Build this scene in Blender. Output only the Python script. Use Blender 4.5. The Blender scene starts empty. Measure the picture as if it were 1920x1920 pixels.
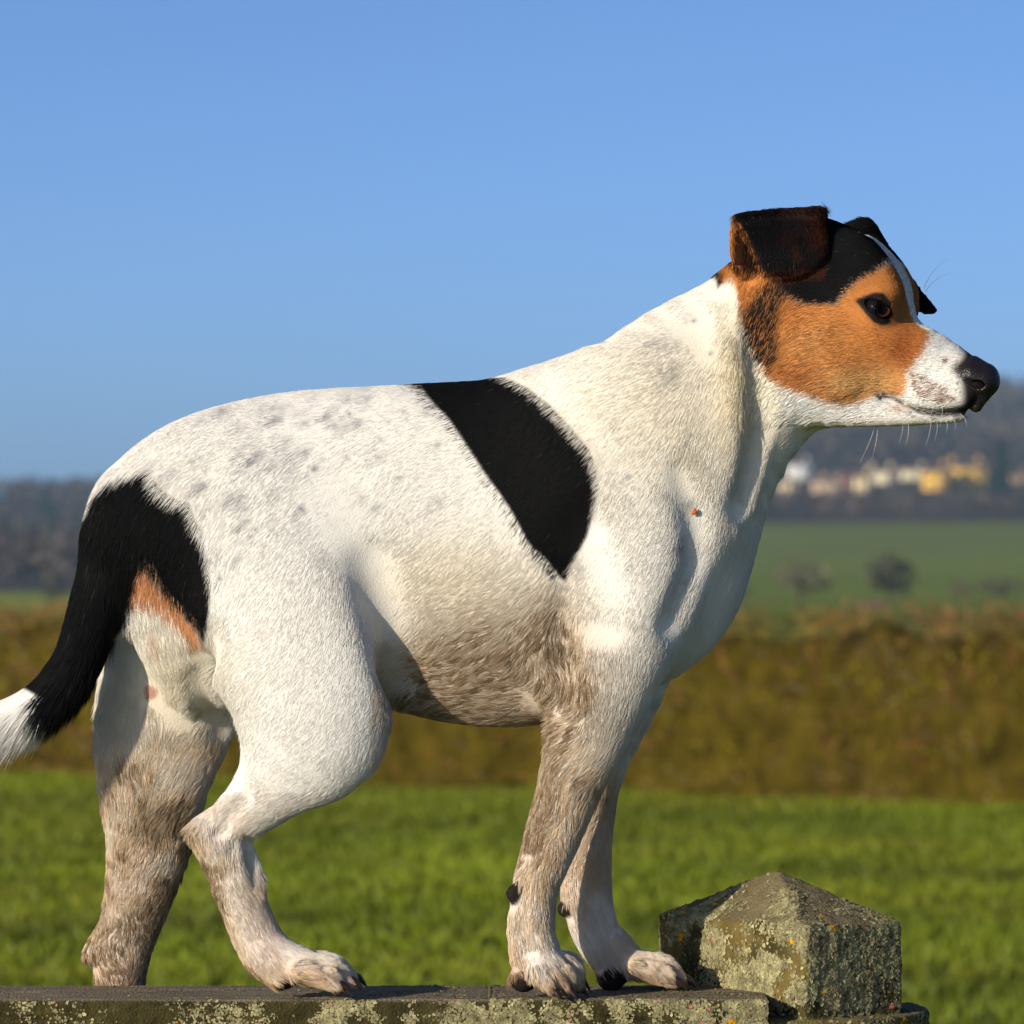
import bpy, math, random
import numpy as np
from mathutils import Vector

rng = np.random.default_rng(7)
random.seed(7)

# ------------------------------------------------------------------ camera, sky, sun, exposure
scene = bpy.context.scene
S = 1.0 / 3220.0            # metres per design unit (a photo pixel on the dog's plane)
DIST = 3.0                  # camera to dog plane
D = DIST / S                # the same in design units
EYE = 1.55                  # camera height above the meadow
RAILZ = EYE - 862 * S       # top of the rail

cam_data = bpy.data.cameras.new('camera')
cam = bpy.data.objects.new('camera', cam_data)
scene.collection.objects.link(cam)
cam.location = (0, -DIST, EYE)
cam.rotation_euler = (math.radians(90), 0, 0)
cam_data.sensor_width = 36
cam_data.lens = 36 * D / 1920
cam_data.shift_y = 40 / 1920
cam_data.clip_start = 0.05
cam_data.clip_end = 20000
cam_data.dof.use_dof = True
cam_data.dof.focus_distance = DIST - 0.035
cam_data.dof.aperture_fstop = 22
scene.camera = cam

SUN_AZ = 46.0               # degrees left of the direction from the dog to the camera
SUN_EL = 15.5
az, el = math.radians(SUN_AZ), math.radians(SUN_EL)
to_sun = Vector((-math.sin(az) * math.cos(el), -math.cos(az) * math.cos(el), math.sin(el)))
world = bpy.data.worlds.new('World')
scene.world = world
world.use_nodes = True
wn, wl = world.node_tree.nodes, world.node_tree.links
bg = wn['Background']
skyt = wn.new('ShaderNodeTexSky')
skyt.sky_type = 'NISHITA'
skyt.sun_disc = False
skyt.sun_elevation = el
skyt.sun_rotation = math.atan2(to_sun.x, to_sun.y)
skyt.altitude = 0
skyt.air_density = 0.37
skyt.dust_density = 0.9
skyt.ozone_density = 4.1
wl.new(skyt.outputs[0], bg.inputs[0])
bg.inputs[1].default_value = 0.146

sun_data = bpy.data.lights.new('sun', 'SUN')
sun_data.energy = 5.0
sun_data.angle = math.radians(0.5)
sun_data.color = (1.0, 0.90, 0.74)
sun = bpy.data.objects.new('sun', sun_data)
scene.collection.objects.link(sun)
sun.rotation_euler = to_sun.to_track_quat('Z', 'Y').to_euler()

scene.view_settings.view_transform = 'Standard'
scene.view_settings.look = 'None'
scene.view_settings.gamma = 1.0
scene.view_settings.exposure = 0.04
scene.cycles.max_bounces = 6
scene.cycles.diffuse_bounces = 3
scene.cycles.glossy_bounces = 2
scene.cycles.transmission_bounces = 2
scene.cycles.transparent_max_bounces = 6
scene.cycles.volume_bounces = 0
scene.cycles.sample_clamp_indirect = 6
scene.cycles.use_denoising = True

# ------------------------------------------------------------------ helpers
COL = scene.collection


def srgb(r, g, b):
    f = lambda c: (c / 255 / 12.92) if c / 255 <= 0.04045 else ((c / 255 + 0.055) / 1.055) ** 2.4
    return np.array([f(r), f(g), f(b)])


def tag(o, label=None, cat=None, group=None, kind=None):
    for k, v in (('label', label), ('category', cat), ('group', group), ('kind', kind)):
        if v:
            o[k] = v
    return o


def empty(name, loc=(0, 0, 0), parent=None):
    o = bpy.data.objects.new(name, None)
    COL.objects.link(o)
    o.location = loc
    o.empty_display_size = 0.05
    if parent:
        o.parent = parent
    return o


def link(name, data, mat=None, parent=None, loc=None):
    o = bpy.data.objects.new(name, data)
    COL.objects.link(o)
    if mat is not None:
        data.materials.append(mat)
    if parent:
        o.parent = parent
    if loc is not None:
        o.location = loc
    return o


def mesh_np(name, V, F, smooth=True):
    """V (n,3) float, F (m,3) or (m,4) int -> Mesh, quickly."""
    V = np.ascontiguousarray(V, np.float32)
    F = np.ascontiguousarray(F, np.int32)
    me = bpy.data.meshes.new(name)
    n = F.shape[1]
    me.vertices.add(len(V))
    me.vertices.foreach_set('co', V.ravel())
    me.loops.add(F.size)
    me.loops.foreach_set('vertex_index', F.ravel())
    me.polygons.add(len(F))
    me.polygons.foreach_set('loop_start', np.arange(len(F), dtype=np.int32) * n)
    me.polygons.foreach_set('loop_total', np.full(len(F), n, np.int32))
    if smooth:
        me.polygons.foreach_set('use_smooth', np.ones(len(F), bool))
    me.update(calc_edges=True)
    me.validate()
    return me


def set_col(me, C, name='col'):
    a = me.attributes.new(name, 'FLOAT_VECTOR', 'POINT')
    a.data.foreach_set('vector', np.ascontiguousarray(C, np.float32).ravel())


_TAB = np.random.default_rng(99).random((64, 64, 64)).astype(np.float32)
_q = np.linalg.qr(np.random.default_rng(4).normal(size=(3, 3)))[0]


def vnoise(P, scale, seed=0):
    """value noise 0..1 at points P (n,3), on a lattice turned away from the axes."""
    Q = (np.asarray(P, float) @ _q / scale + seed * 7.31).astype(np.float32)
    I = np.floor(Q)
    f = Q - I
    I = I.astype(np.int32)
    f = f * f * (3 - 2 * f)
    i0, i1 = I & 63, (I + 1) & 63
    fx, fy, fz = f[:, 0], f[:, 1], f[:, 2]
    r = 0
    for ix, wx in ((i0[:, 0], 1 - fx), (i1[:, 0], fx)):
        for iy, wy in ((i0[:, 1], 1 - fy), (i1[:, 1], fy)):
            w = wx * wy
            r = r + w * (_TAB[ix, iy, i0[:, 2]] * (1 - fz) + _TAB[ix, iy, i1[:, 2]] * fz)
    return r


def fbm(P, scale, seed=0, octv=3):
    r, a, t = 0, 1.0, 0
    for k in range(octv):
        r = r + a * vnoise(P, scale / 2 ** k, seed + k * 17)
        t += a
        a *= 0.5
    return r / t


def new_mat(name):
    m = bpy.data.materials.new(name)
    m.use_nodes = True
    nt = m.node_tree
    return m, nt, nt.nodes['Principled BSDF']


def plain(name, col, rough=0.7, spec=0.3):
    m, nt, b = new_mat(name)
    b.inputs['Base Color'].default_value = (*col, 1)
    b.inputs['Roughness'].default_value = rough
    b.inputs['Specular IOR Level'].default_value = spec
    return m


def noise_mat(name, stops, scale, rough=0.8, detail=6, bump=0.0, bscale=None, spec=0.25, attr=None, coord='Object', stretch=None):
    """procedural material: a noise-driven ramp (optionally times an attribute colour) with bump."""
    m, nt, b = new_mat(name)
    N, L = nt.nodes, nt.links
    tc = N.new('ShaderNodeTexCoord')
    src = tc.outputs[coord]
    if stretch:
        mp = N.new('ShaderNodeMapping')
        mp.inputs['Scale'].default_value = stretch
        L.new(src, mp.inputs[0])
        src = mp.outputs[0]
    nz = N.new('ShaderNodeTexNoise')
    nz.inputs['Scale'].default_value = scale
    nz.inputs['Detail'].default_value = detail
    nz.inputs['Roughness'].default_value = 0.6
    L.new(src, nz.inputs['Vector'])
    rp = N.new('ShaderNodeValToRGB')
    e = rp.color_ramp.elements
    while len(e) < len(stops):
        e.new(0.5)
    for k, (p, c) in enumerate(stops):
        e[k].position = p
        e[k].color = (*c, 1)
    L.new(nz.outputs['Fac'], rp.inputs[0])
    out = rp.outputs[0]
    if attr:
        at = N.new('ShaderNodeAttribute')
        at.attribute_name = attr
        mx = N.new('ShaderNodeMix')
        mx.data_type = 'RGBA'
        mx.blend_type = 'MULTIPLY'
        mx.inputs['Factor'].default_value = 1
        L.new(out, mx.inputs['A'])
        L.new(at.outputs['Color'], mx.inputs['B'])
        out = mx.outputs['Result']
    L.new(out, b.inputs['Base Color'])
    b.inputs['Roughness'].default_value = rough
    b.inputs['Specular IOR Level'].default_value = spec
    if bump:
        n2 = N.new('ShaderNodeTexNoise')
        n2.inputs['Scale'].default_value = bscale or scale * 3
        n2.inputs['Detail'].default_value = 5
        L.new(src, n2.inputs['Vector'])
        bp = N.new('ShaderNodeBump')
        bp.inputs['Strength'].default_value = bump
        bp.inputs['Distance'].default_value = 0.01
        L.new(n2.outputs['Fac'], bp.inputs['Height'])
        L.new(bp.outputs[0], b.inputs['Normal'])
    return m


def attr_mat(name, rough=0.8, spec=0.2, attr='col', bump=0, bscale=400):
    m, nt, b = new_mat(name)
    at = nt.nodes.new('ShaderNodeAttribute')
    at.attribute_name = attr
    nt.links.new(at.outputs['Color'], b.inputs['Base Color'])
    b.inputs['Roughness'].default_value = rough
    b.inputs['Specular IOR Level'].default_value = spec
    if bump:
        n2 = nt.nodes.new('ShaderNodeTexNoise')
        n2.inputs['Scale'].default_value = bscale
        n2.inputs['Detail'].default_value = 4
        tc = nt.nodes.new('ShaderNodeTexCoord')
        nt.links.new(tc.outputs['Object'], n2.inputs['Vector'])
        bp = nt.nodes.new('ShaderNodeBump')
        bp.inputs['Strength'].default_value = bump
        bp.inputs['Distance'].default_value = 0.002
        nt.links.new(n2.outputs['Fac'], bp.inputs['Height'])
        nt.links.new(bp.outputs[0], b.inputs['Normal'])
    return m


# design space: X right, Y away from the camera, Z up from eye level, all in photo-pixel units of the dog plane
def P3(u, v, y):
    """a point of the dog plane's drawing (u right, v down) set at depth y."""
    k = 1 + y / D
    return np.array([960 + (u - 960) * k, y, (1000 - v) * k])


def UV(P):
    k = 1 + P[..., 1] / D
    return 960 + (P[..., 0] - 960) / k, 1000 - P[..., 2] / k


def to_world(P):
    P = np.asarray(P, float)
    return np.stack([(P[..., 0] - 960) * S, P[..., 1] * S, P[..., 2] * S + EYE], -1)

VOX = 4.5
NHAIR = 560000
# ------------------------------------------------------------------ implicit surface modelling (for the dog)
class Field:
    def __init__(s, lo, hi, h):
        s.lo, s.h = np.array(lo, np.float32), h
        s.n = [int((b - a) / h) + 1 for a, b in zip(lo, hi)]
        s.ax = [(lo[i] + h * np.arange(s.n[i])).astype(np.float32) for i in range(3)]
        s.d = np.full(s.n, 400.0, np.float32)

    def box(s, lo, hi):
        sl = []
        for i in range(3):
            a = max(0, int((lo[i] - s.lo[i]) / s.h))
            b = min(s.n[i], int((hi[i] - s.lo[i]) / s.h) + 2)
            if b <= a:
                return None
            sl.append(slice(a, b))
        return tuple(sl)

    def pts(s, sl):
        return s.ax[0][sl[0]][:, None, None], s.ax[1][sl[1]][None, :, None], s.ax[2][sl[2]][None, None, :]

    def union(s, sl, d, k):
        o = s.d[sl]
        if k > 0:
            h = np.maximum(k - np.abs(o - d), 0) / k
            s.d[sl] = np.minimum(o, d) - h * h * (k * 0.25)
        else:
            s.d[sl] = np.minimum(o, d)

    def cut(s, sl, d, k):
        o = s.d[sl]
        d = -d
        h = np.maximum(k - np.abs(o - d), 0) / max(k, 1e-6)
        s.d[sl] = np.maximum(o, d) + h * h * (k * 0.25)

    def mesh(s, iso=0.0):
        """naive surface nets."""
        d = s.d - iso
        neg = d < 0
        c = np.zeros([n - 1 for n in s.n], np.int8)
        nx, ny, nz = s.n
        for i in (0, 1):
            for j in (0, 1):
                for k in (0, 1):
                    c += neg[i:nx - 1 + i, j:ny - 1 + j, k:nz - 1 + k]
        act = (c > 0) & (c < 8)
        I = np.argwhere(act)
        idx = np.full(act.shape, -1, np.int32)
        idx[act] = np.arange(len(I))
        corner = {}
        for i in (0, 1):
            for j in (0, 1):
                for k in (0, 1):
                    corner[i, j, k] = d[I[:, 0] + i, I[:, 1] + j, I[:, 2] + k]
        acc = np.zeros((len(I), 3))
        cnt = np.zeros(len(I))
        for a in corner:
            for axis in range(3):
                if a[axis] == 0:
                    b = list(a)
                    b[axis] = 1
                    b = tuple(b)
                    va, vb = corner[a], corner[b]
                    m = (va < 0) != (vb < 0)
                    t = np.where(m, va / np.where(m, va - vb, 1), 0)
                    p = np.tile(np.array(a, float), (len(I), 1))
                    p[:, axis] = t
                    acc += p * m[:, None]
                    cnt += m
        V = (I + acc / cnt[:, None]) * s.h + s.lo
        faces = []
        for axis in range(3):
            sl0 = [slice(1, n - 1) for n in s.n]
            sl0[axis] = slice(0, s.n[axis] - 1)
            sl1 = list(sl0)
            sl1[axis] = slice(1, s.n[axis])
            n0, n1 = neg[tuple(sl0)], neg[tuple(sl1)]
            E = np.argwhere(n0 != n1)
            flip = n0[tuple(E.T)]
            for q in range(3):
                if q != axis:
                    E[:, q] += 1
            p, q = (axis + 1) % 3, (axis + 2) % 3
            qs = []
            for (dp, dq) in ((0, 0), (-1, 0), (-1, -1), (0, -1)):
                J = E.copy()
                J[:, p] += dp
                J[:, q] += dq
                qs.append(idx[tuple(J.T)])
            Q = np.stack(qs, 1)
            Q[~flip] = Q[~flip][:, ::-1]
            faces.append(Q)
        F = np.concatenate(faces)
        F = F[(F >= 0).all(1)]
        return V, F


def catmull(A, n):
    A = np.asarray(A, float)
    P = np.vstack([2 * A[0] - A[1], A, 2 * A[-1] - A[-2]])
    out = []
    for i in range(1, len(P) - 2):
        for t in np.arange(n) / n:
            a, b, c, e = P[i - 1], P[i], P[i + 1], P[i + 2]
            out.append(0.5 * (2 * b + (c - a) * t + (2 * a - 5 * b + 4 * c - e) * t * t + (3 * b - a - 3 * c + e) * t ** 3))
    out.append(A[-1])
    return np.array(out)


HC, HS, HX = math.cos(math.radians(22)), math.sin(math.radians(22)), 1470.0   # the head is turned 22 degrees to the camera


def head_to(p):
    a, l, z = p
    return np.array([HX + a * HC - l * HS, -a * HS - l * HC, z])


def hn(u, v, l):
    """head-frame point (a, l, z) whose drawing position is (u, v) at lateral offset l (l > 0 is the camera side)."""
    a = (u - HX) / HC
    for _ in range(6):
        Y = -a * HS - l * HC
        X = 960 + (u - 960) * (1 + Y / D)
        a = (X - HX + l * HS) / HC
    return np.array([a, l, (1000 - v) * (1 + Y / D)])


def tube(f, nodes, k, n=3, head=False, mirror=False):
    """nodes (u, v, y-or-lateral, r in profile, r across)."""
    for sgn in ((1, -1) if mirror else (1,)):
        A = []
        for (u, v, y, rs, rd) in nodes:
            if head:
                p = hn(u, v, y)
                p[1] *= sgn
            else:
                p = P3(u, v, y)
            A.append([*p, rs, rd])
        A = catmull(A, n) if len(A) > 2 else np.array(A, float)
        R = np.maximum(A[:, 3], A[:, 4]).max() * 1.1 + (k + 14) * max(1.0, (A[:, 3] / A[:, 4]).max())
        W = np.array([head_to(p) for p in A[:, :3]]) if head else A[:, :3]
        sl = f.box(W.min(0) - R, W.max(0) + R)
        if sl is None:
            continue
        X, Y, Z = f.pts(sl)
        if head:
            X, Y = (X - HX) * HC - Y * HS, -(X - HX) * HS - Y * HC
        full = tuple(s.stop - s.start for s in sl)
        best = np.full(full, 400.0, np.float32)
        lo3 = [s.start for s in sl]
        for i in range(max(1, len(A) - 1)):
            j2 = min(i + 1, len(A) - 1)
            a, b = A[i].astype(np.float32), A[j2].astype(np.float32)
            rr = max(a[3], b[3], a[4], b[4]) * 1.05 + (k + 14) * max(1.0, a[3] / a[4], b[3] / b[4])
            s2 = f.box(np.minimum(W[i], W[j2]) - rr, np.maximum(W[i], W[j2]) + rr)
            if s2 is None:
                continue
            loc = tuple(slice(q.start - o, q.stop - o) for q, o in zip(s2, lo3))
            if min(q.start for q in loc) < 0:
                loc = tuple(slice(max(q.start, 0), q.stop) for q in loc)
            if head:
                xs, ys, zs = X[loc[0], loc[1]], Y[loc[0], loc[1]], Z[:, :, loc[2]]
            else:
                xs, ys, zs = X[loc[0]], Y[:, loc[1]], Z[:, :, loc[2]]
            qa, qb = a[3] / a[4], b[3] / b[4]
            q = (qa + qb) / 2
            ba = (b[:3] - a[:3]) * np.array([1, q, 1], np.float32)
            bb = max(float(ba @ ba), 1e-6)
            px, py, pz = xs - a[0], (ys - a[1]) * q, zs - a[2]
            t = np.clip((px * ba[0] + py * ba[1] + pz * ba[2]) / np.float32(bb), 0, 1)
            if abs(qa - qb) > 0.01:
                py = py * ((qa + t * (qb - qa)) / q)
            dd = np.sqrt((px - t * ba[0]) ** 2 + (py - t * ba[1]) ** 2 + (pz - t * ba[2]) ** 2) - (a[3] + t * (b[3] - a[3]))
            if q > 1.6:
                dd = dd / q
            best[loc] = np.minimum(best[loc], dd)
        f.union(sl, best, k)


def ball(f, u, v, y, rs, rd, k, head=False, mirror=False):
    tube(f, [(u, v, y, rs, rd)], k, head=head, mirror=mirror)


def sheet(f, tris, r, k):
    """a thick skin over triangles (design-space points)."""
    T = np.array(tris, float)
    R = r + k + 10
    sl = f.box(T.min((0, 1)) - R, T.max((0, 1)) + R)
    X, Y, Z = f.pts(sl)
    shp = np.broadcast(X, Y, Z).shape
    p = np.stack([np.broadcast_to(q, shp) for q in (X, Y, Z)], -1).reshape(-1, 3).astype(np.float64)
    best = np.full(len(p), 1e3)
    for a, b, c in T:
        m = ((p > np.minimum(np.minimum(a, b), c) - R) & (p < np.maximum(np.maximum(a, b), c) + R)).all(1)
        q = p[m]
        n = np.cross(b - a, c - a)
        n /= np.linalg.norm(n)
        dist = None
        inside = np.ones(len(q), bool)
        for s0, s1 in ((a, b), (b, c), (c, a)):
            e = s1 - s0
            w = q - s0
            t = np.clip(w @ e / (e @ e), 0, 1)
            dd = np.linalg.norm(w - t[:, None] * e, axis=1)
            dist = dd if dist is None else np.minimum(dist, dd)
            inside &= (w @ np.cross(n, e)) >= 0
        best[m] = np.minimum(best[m], np.where(inside, np.abs((q - a) @ n), dist))
    f.union(sl, (best - r).reshape(shp).astype(np.float32), k)


def patch(grid, n=3):
    """a smooth patch through a grid of points -> triangles."""
    G = np.array(grid, float)
    G = np.array([catmull(r, n) for r in G])
    G = np.array([catmull(G[:, j], n) for j in range(G.shape[1])]).transpose(1, 0, 2)
    T = []
    for i in range(G.shape[0] - 1):
        for j in range(G.shape[1] - 1):
            T += [[G[i, j], G[i + 1, j], G[i + 1, j + 1]], [G[i, j], G[i + 1, j + 1], G[i, j + 1]]]
    return T


def surf_y(f, u, v, y0=0.0):
    """depth of the near surface of the field under a drawing point."""
    y = y0
    for _ in range(3):
        p = P3(u, v, y)
        i, k = int(round((p[0] - f.lo[0]) / f.h)), int(round((p[2] - f.lo[2]) / f.h))
        col = f.d[i, :, k]
        m = np.flatnonzero(col < 0)
        if not len(m):
            return None
        y = f.ax[1][m[0]]
    return float(y)


def stroke(f, pts, k, add=False, n=5):
    """carve (or raise) a line on the near side: points (u, v, radius, depth)."""
    A = catmull(np.array(pts, float), n) if len(pts) > 2 else np.array(pts, float)
    nodes = []
    for (u, v, r, dep) in A:
        y = surf_y(f, u, v)
        if y is None:
            continue
        nodes.append([*P3(u, v, y - r + dep if not add else y + r - dep), r])
    N = np.array(nodes)
    if len(N) < 2:
        return
    for w in range(2):
        N[1:-1, 1] = (N[:-2, 1] + N[1:-1, 1] * 2 + N[2:, 1]) / 4
    R = N[:, 3].max() + k + 10
    sl = f.box(N[:, :3].min(0) - R, N[:, :3].max(0) + R)
    X, Y, Z = f.pts(sl)
    best = None
    for a, b in zip(N[:-1], N[1:]):
        ba = b[:3] - a[:3]
        px, py, pz = X - a[0], Y - a[1], Z - a[2]
        t = np.clip((px * ba[0] + py * ba[1] + pz * ba[2]) / max(ba @ ba, 1e-6), 0, 1)
        dd = np.sqrt((px - t * ba[0]) ** 2 + (py - t * ba[1]) ** 2 + (pz - t * ba[2]) ** 2) - (a[3] + t * (b[3] - a[3]))
        best = dd if best is None else np.minimum(best, dd)
    (f.union if add else f.cut)(sl, best.astype(np.float32), k)


def smooth_mesh(V, F, it=2, lam=0.5, shrink=None):
    n = len(V)
    E = np.concatenate([F[:, [0, 1]], F[:, [1, 2]], F[:, [2, 3]], F[:, [3, 0]]])
    deg = np.bincount(E[:, 0], minlength=n) + np.bincount(E[:, 1], minlength=n)
    for q in range(it):
        acc = np.zeros_like(V)
        for ax in range(3):
            acc[:, ax] = np.bincount(E[:, 0], V[E[:, 1], ax], n) + np.bincount(E[:, 1], V[E[:, 0], ax], n)
        avg = acc / np.maximum(deg, 1)[:, None]
        if shrink is not None:
            V = V + (lam * shrink)[:, None] * (avg - V)
        else:
            V = V + (lam if q % 2 == 0 else -lam * 0.9) * (avg - V)
    return V


def normals(V, F):
    n = np.cross(V[F[:, 2]] - V[F[:, 0]], V[F[:, 3]] - V[F[:, 1]])
    N = np.zeros_like(V)
    for i in range(4):
        for ax in range(3):
            N[:, ax] += np.bincount(F[:, i], n[:, ax], len(V))
    return N / np.maximum(np.linalg.norm(N, axis=1), 1e-9)[:, None]


def normalize(A):
    return A / np.maximum(np.linalg.norm(A, axis=-1, keepdims=True), 1e-9)


def sstep(a, b, x):
    t = np.clip((x - a) / (b - a), 0, 1)
    return t * t * (3 - 2 * t)


def sphere(nu, nv, r):
    V, F = [], []
    for i in range(nv + 1):
        th = math.pi * i / nv
        for j in range(nu):
            ph = 2 * math.pi * j / nu
            V.append((r * math.cos(th), r * math.sin(th) * math.cos(ph), r * math.sin(th) * math.sin(ph)))
    for i in range(nv):
        for j in range(nu):
            F.append((i * nu + j, (i + 1) * nu + j, (i + 1) * nu + (j + 1) % nu, i * nu + (j + 1) % nu))
    return np.array(V), np.array(F)


# ------------------------------------------------------------------ the setting
FPX = D   # focal length in drawing units: image offset = FPX * (size / distance)


def at(u, d):
    """world x of a bearing u at distance d from the camera; y."""
    return (u - 960) / FPX * d, d - DIST


grng = np.random.default_rng(21)
# ---- meadow sheet (near) -------------------------------------------------
xs = np.concatenate([np.linspace(-90, -14, 20), np.linspace(-12, 12, 97), np.linspace(14, 90, 20)])
ys = np.concatenate([np.linspace(-40, 8, 20), np.linspace(9, 40, 156), np.linspace(42, 130, 30)])
GX, GY = np.meshgrid(xs, ys, indexing='ij')
P0 = np.stack([GX.ravel(), GY.ravel(), 0 * GX.ravel()], 1)
inner_w = np.exp(-((P0[:, 1] - 24) / 16) ** 2)
P0[:, 2] = (fbm(P0, 2.2, 3) - 0.5) * 0.16 * inner_w + (fbm(P0, 0.5, 8) - 0.5) * 0.05 * inner_w
P0[:, 2] -= sstep(60, 100, P0[:, 1]) * 0.2 + sstep(108, 130, P0[:, 1]) * 2.0
nx_, ny_ = GX.shape
ii = np.arange(nx_ * ny_).reshape(nx_, ny_)
F0 = np.stack([ii[:-1, :-1], ii[1:, :-1], ii[1:, 1:], ii[:-1, 1:]], -1).reshape(-1, 4)
m_meadow = noise_mat('meadow_turf', [(0.3, srgb(56, 68, 12)), (0.5, srgb(98, 110, 16)), (0.7, srgb(120, 122, 28))], 1.4, 0.9, bump=0.6, bscale=30, spec=0.1)
meadow = link('meadow', mesh_np('meadow', P0, F0), m_meadow)
tag(meadow, kind='structure')


def ground_z(x, y):
    P = np.stack([x, y, 0 * x], 1)
    w = np.exp(-((y - 24) / 16) ** 2)
    return (fbm(P, 2.2, 3) - 0.5) * 0.16 * w + (fbm(P, 0.5, 8) - 0.5) * 0.05 * w


# ---- grass blades over the part of the meadow that shows --------------------
NT = 76000
gy = 12 + 23 * grng.random(NT) ** 0.62
gx = (grng.random(NT) - 0.5) * 2 * (gy + 3) * 0.19
gz = ground_z(gx, gy)
dens = fbm(np.stack([gx, gy * 0.6, 0 * gx], 1), 0.7, 55)
V, F, C = [], [], []
NB = 4
h = (0.022 + 0.03 * dens) * grng.uniform(0.6, 1.5, NT)
colA = srgb(98, 110, 16)[None] * (0.5 + 1.0 * vnoise(np.stack([gx, gy, 0 * gx], 1), 0.9, 12))[:, None]
yel = sstep(0.4, 0.8, fbm(np.stack([gx * 0.7, gy, 0 * gx], 1), 0.9, 15))[:, None]
colA = colA * (1 - 0.5 * yel) + srgb(112, 108, 26) * 0.5 * yel
blV = []
blC = []
for k in range(NB):
    an_ = grng.random(NT) * 6.283
    w = 0.008 + 0.006 * grng.random(NT)
    bx, by = gx + grng.normal(0, 0.03, NT), gy + grng.normal(0, 0.03, NT)
    dx, dy = np.cos(an_), np.sin(an_)
    ln = h * grng.uniform(0.7, 1.2, NT)
    tipx, tipy = bx + grng.normal(0, 0.4, NT) * ln, by + grng.normal(0, 0.4, NT) * ln
    a_ = np.stack([bx - dx * w, by - dy * w, gz - 0.004], 1)
    b_ = np.stack([bx + dx * w, by + dy * w, gz - 0.004], 1)
    c_ = np.stack([tipx, tipy, gz + ln], 1)
    blV.append(np.stack([a_, b_, c_], 1))
    blC.append(np.repeat((colA * grng.uniform(0.7, 1.3, NT)[:, None])[:, None], 3, 1))
blV = np.concatenate(blV).reshape(-1, 3)
blC = np.concatenate(blC).reshape(-1, 3)
me = mesh_np('grass', blV, np.arange(len(blV)).reshape(-1, 3), False)
set_col(me, np.clip(blC, 0, 1))
m_leaf = attr_mat('leaf_blades', 0.6, 0.25)
tag(link('grass', me, m_leaf), 'short winter grass covering the meadow behind the rail', 'grass', kind='stuff')

# ---- hedge ---------------------------------------------------------------
HX0, HY0, HX1, HY1 = -24.0, 45.3, 14.0, 18.6


def hedge_at(t):
    return HX0 + (HX1 - HX0) * t, HY0 + (HY1 - HY0) * t


hedge = empty('hedge', (-0.2, 30.5, 0))
HL = np.array([-0.2, 30.5, 0])
tag(hedge, 'long clipped brown and olive winter hedge across the far edge of the meadow', 'hedge')
hd = normalize(np.array([HX1 - HX0, HY1 - HY0, 0.0]))
hp_ = np.array([-hd[1], hd[0], 0.0])


def hedge_top(t):
    q = np.stack([t * 46, 0 * t, 0 * t], 1)
    return 0.93 + 0.28 * t + 0.14 * (fbm(q, 1.3, 61) - 0.5) + 0.08 * (vnoise(q, 0.3, 66) - 0.5)


# inner thicket: a lumpy solid that stops the light
n1, n2 = 460, 14
tt_ = np.linspace(0, 1, n1)
V = []
for i, t in enumerate(tt_):
    x, y = hedge_at(t)
    top = hedge_top(np.array([t]))[0] * 0.86
    for j in range(n2):
        w = math.pi * j / (n2 - 1)
        off = -0.30 * math.cos(w)
        z = top * (math.sin(w) ** 0.45) if 0 < j < n2 - 1 else 0.0
        V.append(np.array([x, y, 0]) + hp_ * off + np.array([0, 0, z]))
V = np.array(V)
V += (np.stack([fbm(V, 0.25, s_) for s_ in (71, 72, 73)], 1) - 0.5) * 0.22
ii = np.arange(n1 * n2).reshape(n1, n2)
F = np.stack([ii[:-1, :-1], ii[1:, :-1], ii[1:, 1:], ii[:-1, 1:]], -1).reshape(-1, 4)
m_thick = noise_mat('thicket', [(0.3, srgb(42, 36, 8)), (0.7, srgb(84, 72, 20))], 6, 0.95, bump=0.8, bscale=20, spec=0.05)
link('thicket', mesh_np('thicket', V - HL, F), m_thick, hedge)
# leaves and twigs
NLF = 150000
t = np.where(grng.random(NLF) < 0.72, grng.uniform(0.40, 0.86, NLF), grng.random(NLF))
hx, hy = hedge_at(t)
top = hedge_top(t)
zf = grng.random(NLF) ** 0.8
off = grng.uniform(-1, 1, NLF)
off = np.sign(off) * np.abs(off) ** 0.5 * 0.40 * np.sqrt(np.clip(1 - (zf - 0.35) ** 2, 0, 1))

off = np.where(grng.random(NLF) < 0.8, -np.abs(off), np.abs(off))      # more where the camera side is
hole = fbm(np.stack([hx, hy, zf * top * 1.6], 1), 0.30, 81, 2)
c0 = np.stack([hx, hy, zf * top], 1) + hp_ * (-off * (0.6 + 0.8 * hole))[:, None] + grng.normal(0, 0.03, (NLF, 3))
c0[:, 2] = np.clip(c0[:, 2], 0.01, 1.5)
cam_side = ((c0 - np.stack([hx, hy, 0 * hx], 1)) @ hp_)
sz = grng.uniform(0.008, 0.019, NLF)
sz[hole < 0.40] *= 0.25
A = normalize(grng.normal(0, 1, (NLF, 3)))
B = normalize(np.cross(A, grng.normal(0, 1, (NLF, 3))))
q4 = np.stack([c0 - A * sz[:, None], c0 + B * sz[:, None] * 0.55, c0 + A * sz[:, None], c0 - B * sz[:, None] * 0.55], 1)
olive = srgb(136, 128, 14)
yol = srgb(156, 142, 20)
red = srgb(138, 88, 52)
brn = srgb(104, 86, 22)
straw = srgb(190, 156, 104)
k1 = vnoise(c0, 0.35, 83)[:, None]
k2 = grng.random(NLF)[:, None]
cc = olive * (1 - k1) + yol * k1
cc = np.where(k2 < 0.45, brn, cc)
tw = (sstep(0.74, 1.02, zf + 0.25 * (vnoise(c0, 0.6, 84) - 0.5)))[:, None]
cc = cc * (1 - tw) + (red * (0.7 + 0.6 * k2)) * tw
lw = sstep(0.20, 0.04, zf)[:, None] * (vnoise(c0, 0.4, 85) > 0.3)[:, None]
cc = cc * (1 - 0.8 * lw) + straw * 0.8 * lw
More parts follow.
